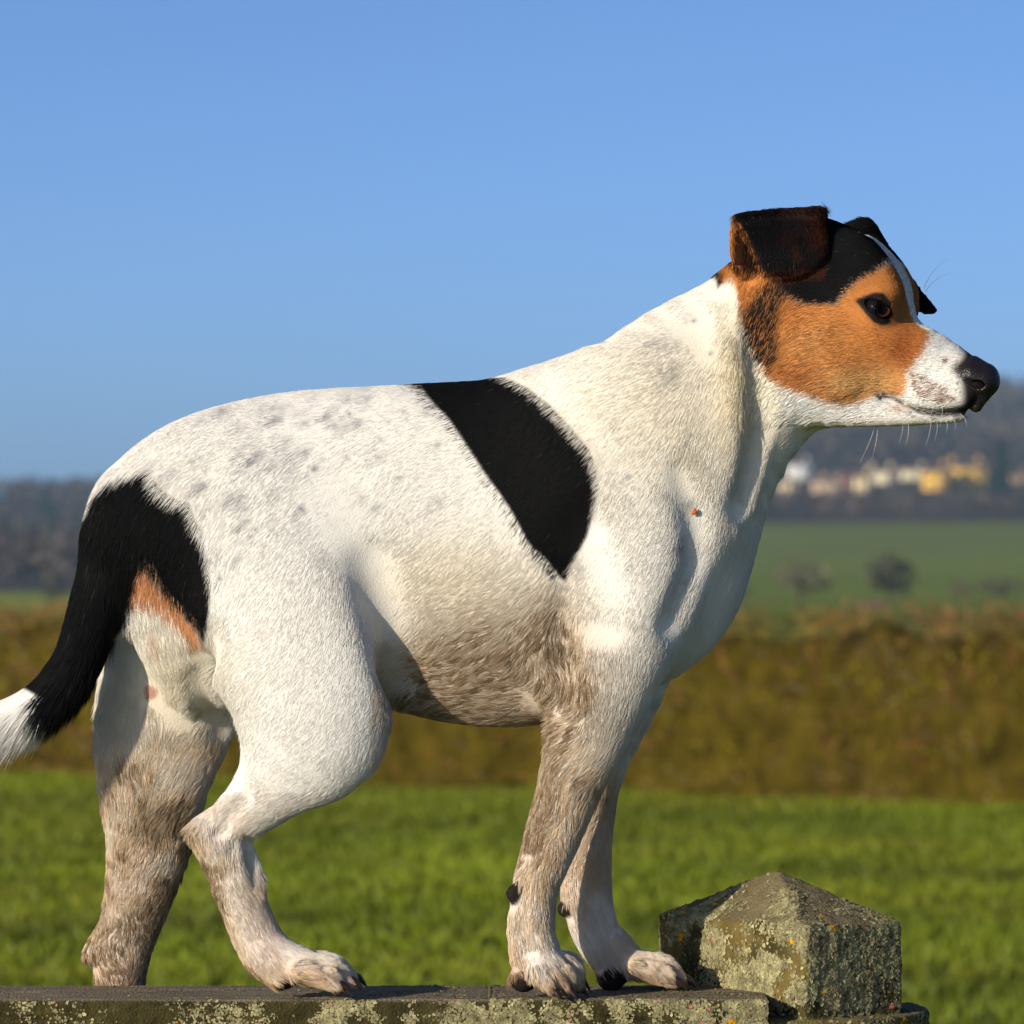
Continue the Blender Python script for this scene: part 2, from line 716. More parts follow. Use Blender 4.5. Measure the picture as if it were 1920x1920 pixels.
cc = cc * (0.12 + 1.5 * fbm(c0, 0.42, 86))[:, None]
me = mesh_np('foliage', q4.reshape(-1, 3) - HL, np.arange(NLF * 4).reshape(-1, 4), False)
set_col(me, np.repeat(np.clip(cc, 0, 1), 4, 0))
tag(link('foliage', me, m_leaf, hedge), kind='stuff')
NTW = 12000
t = np.where(grng.random(NTW) < 0.72, grng.uniform(0.40, 0.86, NTW), grng.random(NTW))
hx, hy = hedge_at(t)
top = hedge_top(t)
z0 = top * grng.uniform(0.0, 0.8, NTW)
base = np.stack([hx, hy, z0], 1) + hp_ * grng.uniform(-0.36, 0.30, NTW)[:, None]
tip = base + np.stack([grng.normal(0, 0.14, NTW), grng.normal(0, 0.10, NTW), grng.uniform(0.02, 0.22, NTW)], 1)
tip[:, 2] = np.minimum(tip[:, 2], top + grng.uniform(-0.05, 0.08, NTW))
wd = np.cross(tip - base, [0, 1, 0])
wd = normalize(wd) * 0.005
V = np.stack([base - wd, base + wd, tip], 1).reshape(-1, 3)
cc = np.where(grng.random(NTW)[:, None] < 0.5, srgb(120, 74, 44), srgb(96, 78, 52)) * grng.uniform(0.6, 1.4, NTW)[:, None]
me = mesh_np('twigs', V - HL, np.arange(len(V)).reshape(-1, 3), False)
set_col(me, np.repeat(np.clip(cc, 0, 1), 3, 0))
tag(link('twigs', me, m_leaf, hedge), kind='stuff')

# ---- far hillside ----------------------------------------------------------
ds = np.concatenate([[95, 104, 112, 122, 150, 180, 250, 350, 450, 560], np.linspace(650, 2900, 70), [3100, 3400, 4000]])
us = np.concatenate([np.linspace(-9000, -700, 26), np.linspace(-600, 2600, 81), np.linspace(2700, 11000, 26)])
VL_ = ([90, 100, 250, 450, 700, 900, 1200, 1600, 2200, 2700, 3200, 4200], [1172, 1166, 1168, 1160, 1128, 1108, 1062, 1002, 938, 934, 960, 990])
VR_ = ([90, 100, 250, 450, 700, 950, 1150, 1300, 1500, 1800, 2300, 2700, 3200, 4200], [1165, 1160, 1150, 1138, 1096, 1030, 992, 962, 918, 850, 765, 748, 790, 860])


def hill_v(u, d):
    w = sstep(300, 1450, u)
    vl, vr = np.interp(d, *VL_), np.interp(d, *VR_)
    vr = vr - sstep(1600, 2700, d) * (np.clip(u, 0, 3000) - 1900) * 0.05
    return vl * (1 - w) + vr * w


def hill_z(u, d):
    x, y = at(u, d)
    n = (vnoise(np.stack([x, y, 0 * x], 1), 160, 91) - 0.5) * 6 * sstep(500, 1500, d)
    return EYE + (1000 - hill_v(u, d)) / FPX * d + n - sstep(122, 104, d) * 2.0


UU, DD = np.meshgrid(us, ds, indexing='ij')
uf, df_ = UU.ravel(), DD.ravel()
x, y = at(uf, df_)
z = hill_z(uf, df_)
P0 = np.stack([x, y, z], 1)
nx_, ny_ = UU.shape
ii = np.arange(nx_ * ny_).reshape(nx_, ny_)
F0 = np.stack([ii[:-1, :-1], ii[1:, :-1], ii[1:, 1:], ii[:-1, 1:]], -1).reshape(-1, 4)
wr_ = sstep(300, 1300, uf)
field_end = 880 * (1 - wr_) + 1150 * wr_
isf = sstep(30, -30, df_ - field_end)[:, None]
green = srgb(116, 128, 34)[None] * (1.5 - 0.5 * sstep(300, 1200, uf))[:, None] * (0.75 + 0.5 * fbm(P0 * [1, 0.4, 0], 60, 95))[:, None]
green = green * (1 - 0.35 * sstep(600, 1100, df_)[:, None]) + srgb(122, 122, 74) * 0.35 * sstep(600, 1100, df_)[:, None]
wood = srgb(84, 76, 58)[None] * (0.7 + 0.6 * fbm(P0, 70, 96))[:, None]
me = mesh_np('hillside', P0, F0)
set_col(me, np.clip(green * isf + wood * (1 - isf), 0, 1))
hillside = link('hillside', me, attr_mat('hillside_ground', 0.95, 0.05))
tag(hillside, kind='structure')


def twig_tree(cx, cy, cz, h_, w_, n, col, rg, conifer=False, s0=0.10):
    """crown of small twig faces in an uneven volume -> verts (n*3), colours."""
    p = rg.normal(0, 1, (n, 3))
    p = p / np.linalg.norm(p, axis=1, keepdims=True) * rg.random((n, 1)) ** 0.4
    lob = 0.75 + 0.5 * vnoise(p * 1.0 + cx * 0.13, 0.8, 33)[:, None]
    p = p * lob
    if conifer:
        tz = rg.random(n)
        rr = (1 - tz) ** 0.8 * rg.random(n) ** 0.5
        an_ = rg.random(n) * 6.283
        c = np.stack([cx + rr * np.cos(an_) * w_ / 2, cy + rr * np.sin(an_) * w_ / 2, cz + h_ * (0.06 + 0.94 * tz)], 1)
    else:
        c = np.stack([cx + p[:, 0] * w_ / 2, cy + p[:, 1] * w_ / 2, cz + h_ * (0.58 + 0.42 * p[:, 2])], 1)
    s = h_ * s0 * rg.uniform(0.5, 1.3, n)[:, None]
    A = normalize(rg.normal(0, 1, (n, 3)))
    B = normalize(rg.normal(0, 1, (n, 3)))
    V = np.stack([c - A * s, c + A * s, c + B * s * 1.2], 1)
    k = col[None] * rg.uniform(0.6, 1.35, n)[:, None] * (0.8 + 0.4 * vnoise(c, h_ * 0.3, 34)[:, None])
    return V.reshape(-1, 3), np.repeat(np.clip(k, 0, 1), 3, 0)


def trunk_mesh(cx, cy, cz, h_, r, rg, n=7, limbs=5):
    V, F = [], []

    def limb(p, q, r0, r1):
        b = len(V)
        ax = normalize(q - p)
        s1 = normalize(np.cross(ax, [0.31, 0.9, 0.2]))
        s2 = np.cross(ax, s1)
        for c, r_ in ((p, r0), ((p + q) / 2 + rg.normal(0, 0.03, 3) * h_ * 0.3, (r0 + r1) / 2), (q, r1)):
            for j in range(n):
                a = 2 * math.pi * j / n
                V.append(c + (s1 * math.cos(a) + s2 * math.sin(a)) * r_)
        for i in range(2):
            for j in range(n):
                F.append((b + i * n + j, b + i * n + (j + 1) % n, b + (i + 1) * n + (j + 1) % n, b + (i + 1) * n + j))
    o = np.array([cx, cy, cz - 0.3])
    limb(o, o + [0, 0, h_ * 0.6], r, r * 0.5)
    for k in range(limbs):
        a = 6.283 * (k + rg.random()) / limbs
        s = o + [0, 0, h_ * rg.uniform(0.25, 0.55)]
        limb(s, s + np.array([math.cos(a), math.sin(a), 1.1]) * h_ * rg.uniform(0.2, 0.34), r * 0.45, r * 0.12)
    return np.array(V), np.array(F)


m_bark = noise_mat('bark', [(0.3, srgb(58, 48, 40)), (0.7, srgb(96, 84, 70))], 3, 0.95, spec=0.05)


def tree(name, label, u, d, h_, w_, n, col, group=None, conifer=False, seed=1, cat='tree'):
    rg = np.random.default_rng(seed)
    x, y = at(u, d)
    zz = hill_z(np.array([float(u)]), np.array([float(d)]))[0]
    root = empty(name, (x, y, zz))
    tag(root, label, cat, group)
    V, C = twig_tree(0, 0, 0, h_, w_, n, col, rg, conifer, 0.07)
    me = mesh_np('crown', V, np.arange(len(V)).reshape(-1, 3), False)
    set_col(me, C)
    link('crown', me, m_leaf, root)
    V, F = trunk_mesh(0, 0, 0, h_, h_ * 0.03, rg)
    link('trunk', mesh_np('trunk', V, F), m_bark, root)


# far woods: masses that nobody could count
wrng = np.random.default_rng(31)
brown = [srgb(84, 74, 66), srgb(70, 66, 58), srgb(96, 82, 68), srgb(58, 62, 50), srgb(78, 66, 66)]


def woods(name, label, ulo, uhi, dlo, dhi, n, hmin, hmax, nt_, avoid=None):
    Vs, Cs = [], []
    for k in range(n):
        u = wrng.uniform(ulo, uhi)
        d = dlo + (dhi - dlo) * wrng.random()
        if avoid and avoid(u, d):
            continue
        x, y = at(u, d)
        zz = hill_z(np.array([u]), np.array([d]))[0]
        hh = wrng.uniform(hmin, hmax)
        c = brown[wrng.integers(len(brown))] * wrng.uniform(0.7, 1.25)
        V, C = twig_tree(x, y, zz - 0.5, hh, hh * wrng.uniform(0.8, 1.2), nt_, c, wrng, False, 0.13)
        Vs.append(V)
        Cs.append(C)
    V = np.concatenate(Vs)
    me = mesh_np(name, V, np.arange(len(V)).reshape(-1, 3), False)
    set_col(me, np.concatenate(Cs))
    tag(link(name, me, m_leaf), label, 'wood', kind='stuff')


woods('hilltop_wood', 'bare winter wood covering the hill on the right above the village', 1150, 2500, 1620, 2780, 1150, 8, 13, 46)
woods('village_wood', 'dark band of trees and hedges below the village', 1250, 2300, 1165, 1400, 300, 4.0, 6.5, 46)
woods('valley_wood', 'brown bare wood covering the low hill on the left', -700, 900, 900, 2750, 1000, 7, 12, 46)

woods('outer_wood', 'bare wood running on along the hill beyond the left edge of the photo', -5200, -650, 900, 2700, 1000, 9, 15, 26)
woods('outer_wood', 'bare wood running on along the hill beyond the right edge of the photo', 2450, 6500, 1300, 2700, 800, 9, 15, 26)
# trees one can tell apart
tree('conifer', 'dark blue green conifer standing among the bare woods at left', 86, 1650, 12.0, 8.0, 700, srgb(44, 66, 56), conifer=True, seed=3)
tree('conifer', 'dark green conifer beside the yellow houses at right', 1876, 1440, 15.5, 7.5, 800, srgb(40, 62, 40), conifer=True, seed=4)
tree('bare_tree', 'wide pale bare tree on the green field right of the dog\'s chest', 1500, 470, 4.4, 5.6, 420, srgb(104, 98, 74), seed=5, group='bare trees on the field')
tree('bare_tree', 'dark bare tree on the green field above the pale hut', 1668, 480, 4.6, 5.0, 620, srgb(74, 72, 54), seed=6, group='bare trees on the field')
tree('bare_tree', 'low bare tree at the right edge of the photo above the hedge', 1878, 500, 2.6, 5.4, 520, srgb(80, 74, 58), seed=7, group='bare trees on the field')
tree('bare_tree', 'small low bare tree left of the one at the right edge', 1800, 505, 2.2, 3.2, 320, srgb(92, 82, 64), seed=8, group='bare trees on the field')
tree('bush', 'small dark bush just right of the dog\'s chest above the hedge', 1392, 490, 1.8, 2.4, 260, srgb(64, 66, 48), seed=9, cat='bush')
tree('bush', 'dark bush on the green patch left of the tail', 102, 640, 3.2, 3.6, 300, srgb(66, 64, 50), seed=10, cat='bush')

# ---- houses ------------------------------------------------------------------
m_pane = plain('window_pane', srgb(60, 66, 74), 0.2, 0.5)
m_roofs = [noise_mat('roof_tiles_%d' % k, [(0.3, c * 0.8), (0.7, c * 1.15)], 1.2, 0.85) for k, c in enumerate((srgb(112, 84, 70), srgb(96, 80, 72), srgb(84, 76, 72)))]


def boxmesh(x0, x1, y0, y1, z0, z1):
    V = np.array([(x, y, z) for x in (x0, x1) for y in (y0, y1) for z in (z0, z1)], float)
    F = np.array([[0, 1, 3, 2], [4, 6, 7, 5], [0, 4, 5, 1], [2, 3, 7, 6], [0, 2, 6, 4], [1, 5, 7, 3]])
    return V, F


def house(label, u, vbase, wpx, hpx, col, d, storeys=2, roof=0, chimneys=1, turn=0.0):
    x, y = at(u, d)
    zb = EYE + (1000 - vbase) / FPX * d
    w, h_ = wpx * 1.18 / FPX * d, hpx * 1.15 / FPX * d
    dp = 7.0 if w > 5 else w * 0.8
    root = empty('house', (x, y, zb))
    root.rotation_euler = (0, 0, turn)
    tag(root, label, 'house', 'houses of the far village')
    wh = h_ * 0.74
    m = noise_mat('render_' + label.split()[0] + str(u), [(0.35, np.clip(col * 0.92, 0, 1)), (0.65, np.clip(col * 1.06, 0, 1))], 0.8, 0.9)
    V, F = boxmesh(-w / 2, w / 2, 0, dp, -3, wh)
    link('wall', mesh_np('wall', V, F, False), m, root)
    e = 0.35
    V = np.array([(-w / 2 - e, -e, wh - 0.05), (w / 2 + e, -e, wh - 0.05), (w / 2 + e, dp + e, wh - 0.05), (-w / 2 - e, dp + e, wh - 0.05), (-w / 2 - e, dp / 2, h_), (w / 2 + e, dp / 2, h_),
                  (-w / 2 - e, -e, wh + 0.15), (w / 2 + e, -e, wh + 0.15), (w / 2 + e, dp + e, wh + 0.15), (-w / 2 - e, dp + e, wh + 0.15)])
    Fq = [(0, 1, 7, 6), (2, 3, 9, 8), (6, 7, 5, 4), (8, 9, 4, 5), (3, 2, 1, 0), (0, 6, 4, 9), (0, 9, 3, 3), (1, 2, 8, 5), (1, 5, 7, 7)]
    me = bpy.data.meshes.new('roof')
    me.from_pydata([tuple(p) for p in V], [], [tuple(dict.fromkeys(q)) for q in Fq])
    me.update()
    rf = link('roof', me, m_roofs[roof], root)
    for c in range(chimneys):
        cx = (-0.32 + 0.64 * c) * w if chimneys > 1 else 0.3 * w
        V, F = boxmesh(cx - 0.45, cx + 0.45, dp / 2 - 0.4, dp / 2 + 0.4, h_ - 0.6, h_ + 1.1)
        link('chimney', mesh_np('chimney', V, F, False), m, rf)
    nw = max(2, int(w / 3.2))
    for s_ in range(storeys):
        for k in range(nw):
            cx = -w / 2 + w * (k + 0.5) / nw
            zc = wh * (s_ + 0.5) / storeys
            ww, hw = min(0.6, w / nw * 0.3), min(0.75, wh / storeys * 0.32)
            V, F = boxmesh(cx - ww, cx + ww, -0.06, 0.1, zc - hw, zc + hw)
            link('window', mesh_np('window', V, F, False), m_pane, root)


HD = 1480
house('small white house at the far left above the cream one, beside the dog\'s throat', 1500, 893, 40, 26, srgb(214, 212, 206), 1560, roof=2)
house('small cream house touching the outline of the dog\'s throat', 1478, 924, 30, 24, srgb(226, 208, 160), HD)
house('pale pink house, first to the right of the dog\'s throat', 1537, 920, 22, 22, srgb(222, 190, 156), HD, roof=0)
house('pale peach house left of the long red brown roof', 1561, 924, 26, 22, srgb(222, 194, 156), HD - 20, roof=0)
house('low red brown roofed house between the peach and the pale yellow houses', 1590, 918, 34, 24, srgb(156, 110, 92), HD + 20, roof=0, chimneys=2)
house('pale yellow house at the left end of the cream terrace', 1619, 922, 26, 32, srgb(236, 214, 158), HD - 20)
house('wide cream house right of the pale yellow one', 1654, 910, 46, 30, srgb(234, 220, 178), HD + 40, chimneys=2)
house('grey cream house between the cream terrace and the yellow houses', 1716, 903, 42, 26, srgb(220, 206, 166), HD + 60, roof=1)
house('deep yellow house, left one of the yellow pair', 1756, 918, 40, 40, srgb(226, 178, 74), HD, roof=1)
house('broad bright yellow house beside the dark conifer', 1812, 918, 66, 48, srgb(236, 188, 76), HD + 10, roof=1, chimneys=2)
house('brownish house at the right edge of the photo beyond the conifer', 1912, 914, 34, 26, srgb(170, 140, 100), HD + 30, roof=1)
house('small pale pink hut poking up behind the hedge below the dark bare tree', 1637, 1156, 34, 26, srgb(206, 164, 132), 420, storeys=1, roof=0, chimneys=0)
# ------------------------------------------------------------------ fence: rails and lichened post
FLOC = np.array([(1468 - 960) * S, 175 * S, 0.0])
fence = empty('wooden_fence', FLOC)
tag(fence, 'weathered wooden fence with mossy top rail and pyramid capped post crusted with lichen', 'fence')


def fv(P):
    return to_world(P) - FLOC


m_wood = attr_mat('weathered_wood', 0.85, 0.2, bump=0.9, bscale=700)
frng = np.random.default_rng(77)
OLIVE, DKOLIVE, BARE, STRAWC = srgb(70, 63, 30), srgb(40, 37, 18), srgb(128, 116, 94), srgb(138, 116, 62)
LICH, LICHD, ORANGE, PINKL = srgb(168, 160, 120), srgb(118, 110, 76), srgb(214, 150, 20), srgb(190, 96, 90)


def wood_col(P, N, post):
    g = fbm(P * [0.06, 1, 1] if not post else P * [1, 1, 0.12], 16, 201)
    n1, n2, n3 = fbm(P, 90, 202), fbm(P, 24, 203), vnoise(P, 6, 204)
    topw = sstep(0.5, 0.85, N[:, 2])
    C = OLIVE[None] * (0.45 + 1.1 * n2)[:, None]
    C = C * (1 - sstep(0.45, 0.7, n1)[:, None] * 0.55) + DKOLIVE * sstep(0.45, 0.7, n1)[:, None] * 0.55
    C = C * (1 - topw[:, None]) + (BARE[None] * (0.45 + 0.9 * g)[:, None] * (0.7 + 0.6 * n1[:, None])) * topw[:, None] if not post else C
    if post:
        y = sstep(0.45, 0.65, fbm(P, 60, 206)) * (1 - topw)
        C = C * (1 - 0.6 * y[:, None]) + STRAWC * (0.5 + 0.7 * g)[:, None] * 0.6 * y[:, None]
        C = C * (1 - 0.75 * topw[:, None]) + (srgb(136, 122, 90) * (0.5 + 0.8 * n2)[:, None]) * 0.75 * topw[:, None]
    gr = sstep(0.55, 0.8, n3 * 0.5 + n2 * 0.5)
    C = C * (1 - 0.35 * gr[:, None]) + srgb(104, 100, 62) * 0.35 * gr[:, None]
    return np.clip(C, 0.004, 0.9)


def rail(x0, x1, y0, y1, z0, z1, rnd, step, seed, slope=0.0, front=1.0, holes=()):
    """a timber with rounded, worn edges (design-space numbers) built as rings along its length."""
    prof = []
    def arc(cy, cz, a0, a1, n):
        for k in range(n + 1):
            a = math.radians(a0 + (a1 - a0) * k / n)
            prof.append((cy + rnd * math.cos(a), cz + rnd * math.sin(a)))
    def line(p, q, n):
        for k in range(1, n):
            t = k / n
            prof.append((p[0] + (q[0] - p[0]) * t, p[1] + (q[1] - p[1]) * t))
    ny, nz_ = int((y1 - y0) / step), int((z1 - z0) / step)
    arc(y1 - rnd, z1 - rnd, 0, 90, 5); line((y1 - rnd, z1), (y0 + rnd, z1), ny)
    arc(y0 + rnd, z1 - rnd, 90, 180, 5); line((y0, z1 - rnd), (y0, z0 + rnd), nz_)
    arc(y0 + rnd, z0 + rnd, 180, 270, 3); line((y0 + rnd, z0), (y1 - rnd, z0), 4)
    arc(y1 - rnd, z0 + rnd, 270, 360, 3); line((y1, z0 + rnd), (y1, z1 - rnd), 6)
    prof = np.array(prof)
    n = max(4, int((x1 - x0) / step))
    X = np.linspace(x0, x1, n)
    c = prof.mean(0)
    V = np.zeros((n, len(prof), 3))
    V[:, :, 0] = X[:, None]
    V[:, :, 1] = prof[None, :, 0]
    V[:, :, 2] = prof[None, :, 1] + slope * (X[:, None] - x0)
    for k in (0, 1, -2, -1):                         # rounded ends
        s = 0.985 if k in (0, -1) else 0.997
        V[k, :, 1:] = (V[k, :, 1:] - c) * s + c
    m = len(prof)
    ii = np.arange(n * m).reshape(n, m)
    jj = np.roll(ii, -1, 1)
    F = np.stack([ii[:-1], ii[1:], jj[1:], jj[:-1]], -1).reshape(-1, 4)
    V = V.reshape(-1, 3)
    N = normals(V, F)
    if N[np.argmax(V[:, 2]), 2] < 0:
        F = F[:, ::-1]
        N = -N
    nb = len(V)
    V = np.vstack([V, [[x0, c[0], c[1]], [x1, c[0], c[1] + slope * (x1 - x0)]]])
    caps = [(ii[0, k], jj[0, k], nb, nb) for k in range(m)] + [(jj[-1, k], ii[-1, k], nb + 1, nb + 1) for k in range(m)]
    N = np.vstack([N, [[-1, 0, 0], [1, 0, 0]]])
    dsp = (fbm(V * [0.05, 1, 1], 12, seed) - 0.5) * 5 + (fbm(V, 7, seed + 3) - 0.5) * 5 + (fbm(V, 60, seed + 5) - 0.5) * 5
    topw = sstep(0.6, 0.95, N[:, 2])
    dsp = dsp * (1 - 0.6 * topw) - 2.0 * topw
    crack = np.exp(-((np.abs(fbm(V * [0.02, 1, 1], 22, seed + 9) - 0.5)) / 0.012) ** 2)
    V = V + N * (dsp - 5 * crack)[:, None]
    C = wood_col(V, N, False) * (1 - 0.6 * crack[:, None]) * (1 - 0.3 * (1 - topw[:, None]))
    me = bpy.data.meshes.new('rail')
    allf = [tuple(q) for q in F] + [tuple(dict.fromkeys(q)) for q in caps]
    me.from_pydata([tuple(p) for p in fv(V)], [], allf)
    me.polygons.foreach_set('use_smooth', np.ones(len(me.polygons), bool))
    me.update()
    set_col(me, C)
    return link('rail', me, m_wood, fence), V, N


r1_, RV1, RN1 = rail(-700, 918.6, -115, 195, -1150, -862, 14, 5.0, 301)
tag(r1_, 'grey brown worn board of the top rail left of the joint')
r2_, RV2, RN2 = rail(919.4, 1434, -117, 192, -1150, -861, 13, 4.2, 331)
r3_, _, _ = rail(-3300, 1330, 206, 330, -1240, -1066, 12, 24.0, 361)
rail(-3300, -701, -115, 195, -1150, -862, 14, 16.0, 371)
rail(-3300, 1300, 20, 150, -2900, -2560, 12, 24.0, 381)

# post: square head with a low pyramid on a round shaft
pf = Field((1205, -130, -1180), (1800, 470, -590), 5.0)
X, Y, Z = [q.astype(np.float32) for q in pf.pts(tuple(slice(0, n) for n in pf.n))]
PA = math.radians(54)
pc = (1468, 175)
dx, dy = X - pc[0], Y - pc[1]
e_l = dx * math.cos(PA) - dy * math.sin(PA)      # along the left (camera) face
e_r = dx * math.sin(PA) + dy * math.cos(PA)
hs, hl, hr = 163.5, 225.0, 119.0
qx, qy = np.abs(e_l) - hl + 7, np.abs(e_r) - hr + 7
box2 = np.sqrt(np.maximum(qx, 0) ** 2 + np.maximum(qy, 0) ** 2) + np.minimum(np.maximum(qx, qy), 0) - 7
cap_n = math.sqrt(1 + (94 / hs) ** 2)
cap_d = (Z + 642 + np.maximum(np.abs(e_l) / hl, np.abs(e_r) / hr) * 94) / cap_n
k_ = 7
h_ = np.maximum(k_ - np.abs(box2 - cap_d), 0) / k_
d1 = np.maximum(box2 + 0 * Z, cap_d) + h_ * h_ * k_ / 4
cyl = np.maximum(np.sqrt((X - 1500) ** 2 + (Y - 175) ** 2) - 254, Z + 906)
pf.d = np.minimum(d1, cyl).astype(np.float32)
pf.d = np.maximum(pf.d, -1165 - Z + 0 * pf.d)
PV, PF = pf.mesh()
PV = smooth_mesh(PV, PF, 2, 0.5)
PN = normals(PV, PF)
dsp = (fbm(PV * [1, 1, 0.15], 14, 401) - 0.5) * 3 + (fbm(PV, 9, 402) - 0.5) * 5 + (fbm(PV, 70, 403) - 0.5) * 5
PV = PV + PN * dsp[:, None]
PN = normals(PV, PF)
pC = wood_col(PV, PN, True)
sh = sstep(-890, -925, PV[:, 2])[:, None]
pC = pC * (1 - 0.7 * sh) + srgb(120, 112, 62) * (0.5 + 0.8 * fbm(PV, 20, 404))[:, None] * 0.7 * sh
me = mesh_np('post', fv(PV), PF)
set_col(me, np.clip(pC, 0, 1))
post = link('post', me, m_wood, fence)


# round shaft down into the turf
a_ = np.linspace(0, 2 * math.pi, 49)[:-1]
zz_ = np.linspace(-1150, -5120, 60)
V = np.array([[1500 + 250 * math.cos(t), 175 + 250 * math.sin(t), z_] for z_ in zz_ for t in a_])
ii = np.arange(len(V)).reshape(60, 48)
jj = np.roll(ii, -1, 1)
F = np.stack([ii[:-1], jj[:-1], jj[1:], ii[1:]], -1).reshape(-1, 4)[:, ::-1]
N = normalize((V - [1500, 175, 0]) * [1, 1, 0])
V = V + N * ((fbm(V * [1, 1, 0.05], 20, 451) - 0.5) * 8)[:, None]
me = mesh_np('shaft', fv(V), F)
set_col(me, np.clip(wood_col(V, N, True) * 0.8, 0, 1))
shaft = link('shaft', me, m_wood, fence)
for o_ in (post, shaft):                       # the next post along the fence
    c_ = o_.copy()
    COL.objects.link(c_)
    c_.parent = fence
    c_.location = (-4700 * S, 0, 0)


def lichen(parent, V, N, F4, dens, n, seed, smin=1.2, smax=4.2):
    """crusts of small raised lobes."""
    rg = np.random.default_rng(seed)
    a = np.linalg.norm(np.cross(V[F4[:, 2]] - V[F4[:, 0]], V[F4[:, 3]] - V[F4[:, 1]]), axis=1)
    w = a * dens[F4].mean(1)
    pk = rg.choice(len(F4), n, p=w / w.sum())
    r = rg.dirichlet((1, 1, 1, 1), n)
    P = (V[F4[pk]] * r[..., None]).sum(1)
    Nn = normalize(N[F4[pk]].mean(1))
    t1 = normalize(np.cross(Nn, rg.normal(0, 1, (n, 3))))
    t2 = np.cross(Nn, t1)
    s = rg.uniform(smin, smax, n)
    K = 6
    ring = []
    for k in range(K):
        an_ = 2 * math.pi * k / K
        rr = s * rg.uniform(0.3, 1.5, n)
        up = rg.uniform(0.0, 0.9, n) * s * 0.8
        ring.append(P + (t1 * math.cos(an_) + t2 * math.sin(an_)) * rr[:, None] + Nn * up[:, None])
    ring = np.stack(ring, 1)
    ctr = P + Nn * (s * rg.uniform(0.1, 0.5, n))[:, None]
    VV = np.concatenate([ctr[:, None], ring], 1).reshape(-1, 3)
    base = np.arange(n)[:, None] * (K + 1)
    FF = np.concatenate([np.stack([base[:, 0], base[:, 0] + 1 + k, base[:, 0] + 1 + (k + 1) % K], 1) for k in range(K)])
    m1 = rg.random(n)[:, None]
    C = LICH * m1 + LICHD * (1 - m1)
    C = C * (0.45 + 0.9 * vnoise(P, 14, seed))[:, None]
    org = vnoise(P, 26, seed + 5)
    C = np.where((org > 0.90)[:, None], ORANGE * rg.uniform(0.7, 1.1, (n, 1)), C)
    C = np.where((rg.random(n) > 0.995)[:, None], PINKL, C)
    me = mesh_np('lichen', fv(VV), FF, False)
    set_col(me, np.repeat(np.clip(C, 0, 1), K + 1, 0))
    return tag(link('lichen', me, m_lich, parent), kind='stuff')


m_lich = attr_mat('lichen', 0.95, 0.1)
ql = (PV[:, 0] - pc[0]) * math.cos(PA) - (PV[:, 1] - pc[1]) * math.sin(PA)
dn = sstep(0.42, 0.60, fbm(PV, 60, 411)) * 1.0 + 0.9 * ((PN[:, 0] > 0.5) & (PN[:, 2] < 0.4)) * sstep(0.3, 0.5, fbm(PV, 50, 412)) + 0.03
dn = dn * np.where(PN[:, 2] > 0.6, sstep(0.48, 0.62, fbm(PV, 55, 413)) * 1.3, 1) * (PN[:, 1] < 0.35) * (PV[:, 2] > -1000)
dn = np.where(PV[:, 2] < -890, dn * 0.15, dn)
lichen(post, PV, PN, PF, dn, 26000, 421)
for (ob, V, N, n, sd, lo) in ((r1_, RV1, RN1, 8000, 431, 0.40), (r2_, RV2, RN2, 11000, 441, 0.30)):
    me = ob.data
    F4 = np.array([p.vertices[:] for p in me.polygons if len(p.vertices) == 4])
    dn = sstep(lo, lo + 0.45, fbm(V, 34, sd)) * ((N[:, 1] < -0.4) | (N[:, 2] > 0.5)) * np.where(N[:, 2] > 0.75, 0.06, 1.0) * (V[:, 2] > -1010)
    if ob is r1_:
        dn = dn * (0.15 + sstep(300, 760, V[:, 0])) * (V[:, 0] > -120)
    lichen(ob, V, N, F4, dn, n, sd + 2, 1.1, 3.6)

# ---- a dry scrap of leaf caught in the chest fur
V, F = sphere(10, 6, 1.0)
V = V * np.array([7.5, 2.0, 4.5]) + np.array([0, 0, 1]) * (V[:, :1] ** 2) * 3
V = V @ np.array([[0.45, 0, 0.89], [0, 1, 0], [-0.89, 0, 0.45]])
SCRAP = (V, F)
# ------------------------------------------------------------------ the dog's body: one continuous surface
f = Field((-190, -250, -1010), (1905, 330, 640), VOX)
# trunk
tube(f, [(262, 1000, 0, 108, 90), (330, 985, 0, 165, 108), (420, 975, 0, 212, 116), (560, 990, 0, 262, 126), (740, 1018, 0, 303, 136),
         (900, 1036, 0, 330, 140), (1020, 1030, 0, 328, 142), (1120, 1010, 0, 300, 136)], 0, n=6)
tube(f, [(1110, 1030, 0, 255, 128), (1172, 1060, 0, 170, 86)], 40)
tube(f, [(1140, 1110, 0, 165, 96), (1172, 1100, 0, 155, 74)], 40)
# neck
tube(f, [(1145, 895, 0, 228, 140), (1228, 832, 0, 218, 124), (1318, 752, 0, 202, 108), (1426, 668, 0, 176, 96)], 60)
# perineum and pelvis underside
tube(f, [(300, 1060, 0, 110, 85), (345, 1170, 5, 105, 85), (378, 1250, 30, 92, 72)], 60)
# near thigh
tube(f, [(420, 950, -62, 168, 62), (500, 1060, -90, 188, 72), (556, 1190, -126, 182, 74), (583, 1290, -142, 156, 68), (592, 1368, -142, 128, 60)], 30, n=6)
tube(f, [(592, 1368, -142, 128, 60), (545, 1432, -130, 95, 52), (487, 1495, -108, 66, 42), (440, 1540, -90, 50, 35), (408, 1570, -82, 46, 33)], 26)
tube(f, [(455, 1520, -82, 34, 26), (400, 1545, -82, 26, 22), (368, 1556, -82, 19, 19)], 20)
tube(f, [(408, 1570, -82, 50, 34), (437, 1625, -82, 56, 34), (458, 1700, -82, 47, 32), (486, 1765, -84, 48, 34), (522, 1812, -86, 44, 36)], 16)
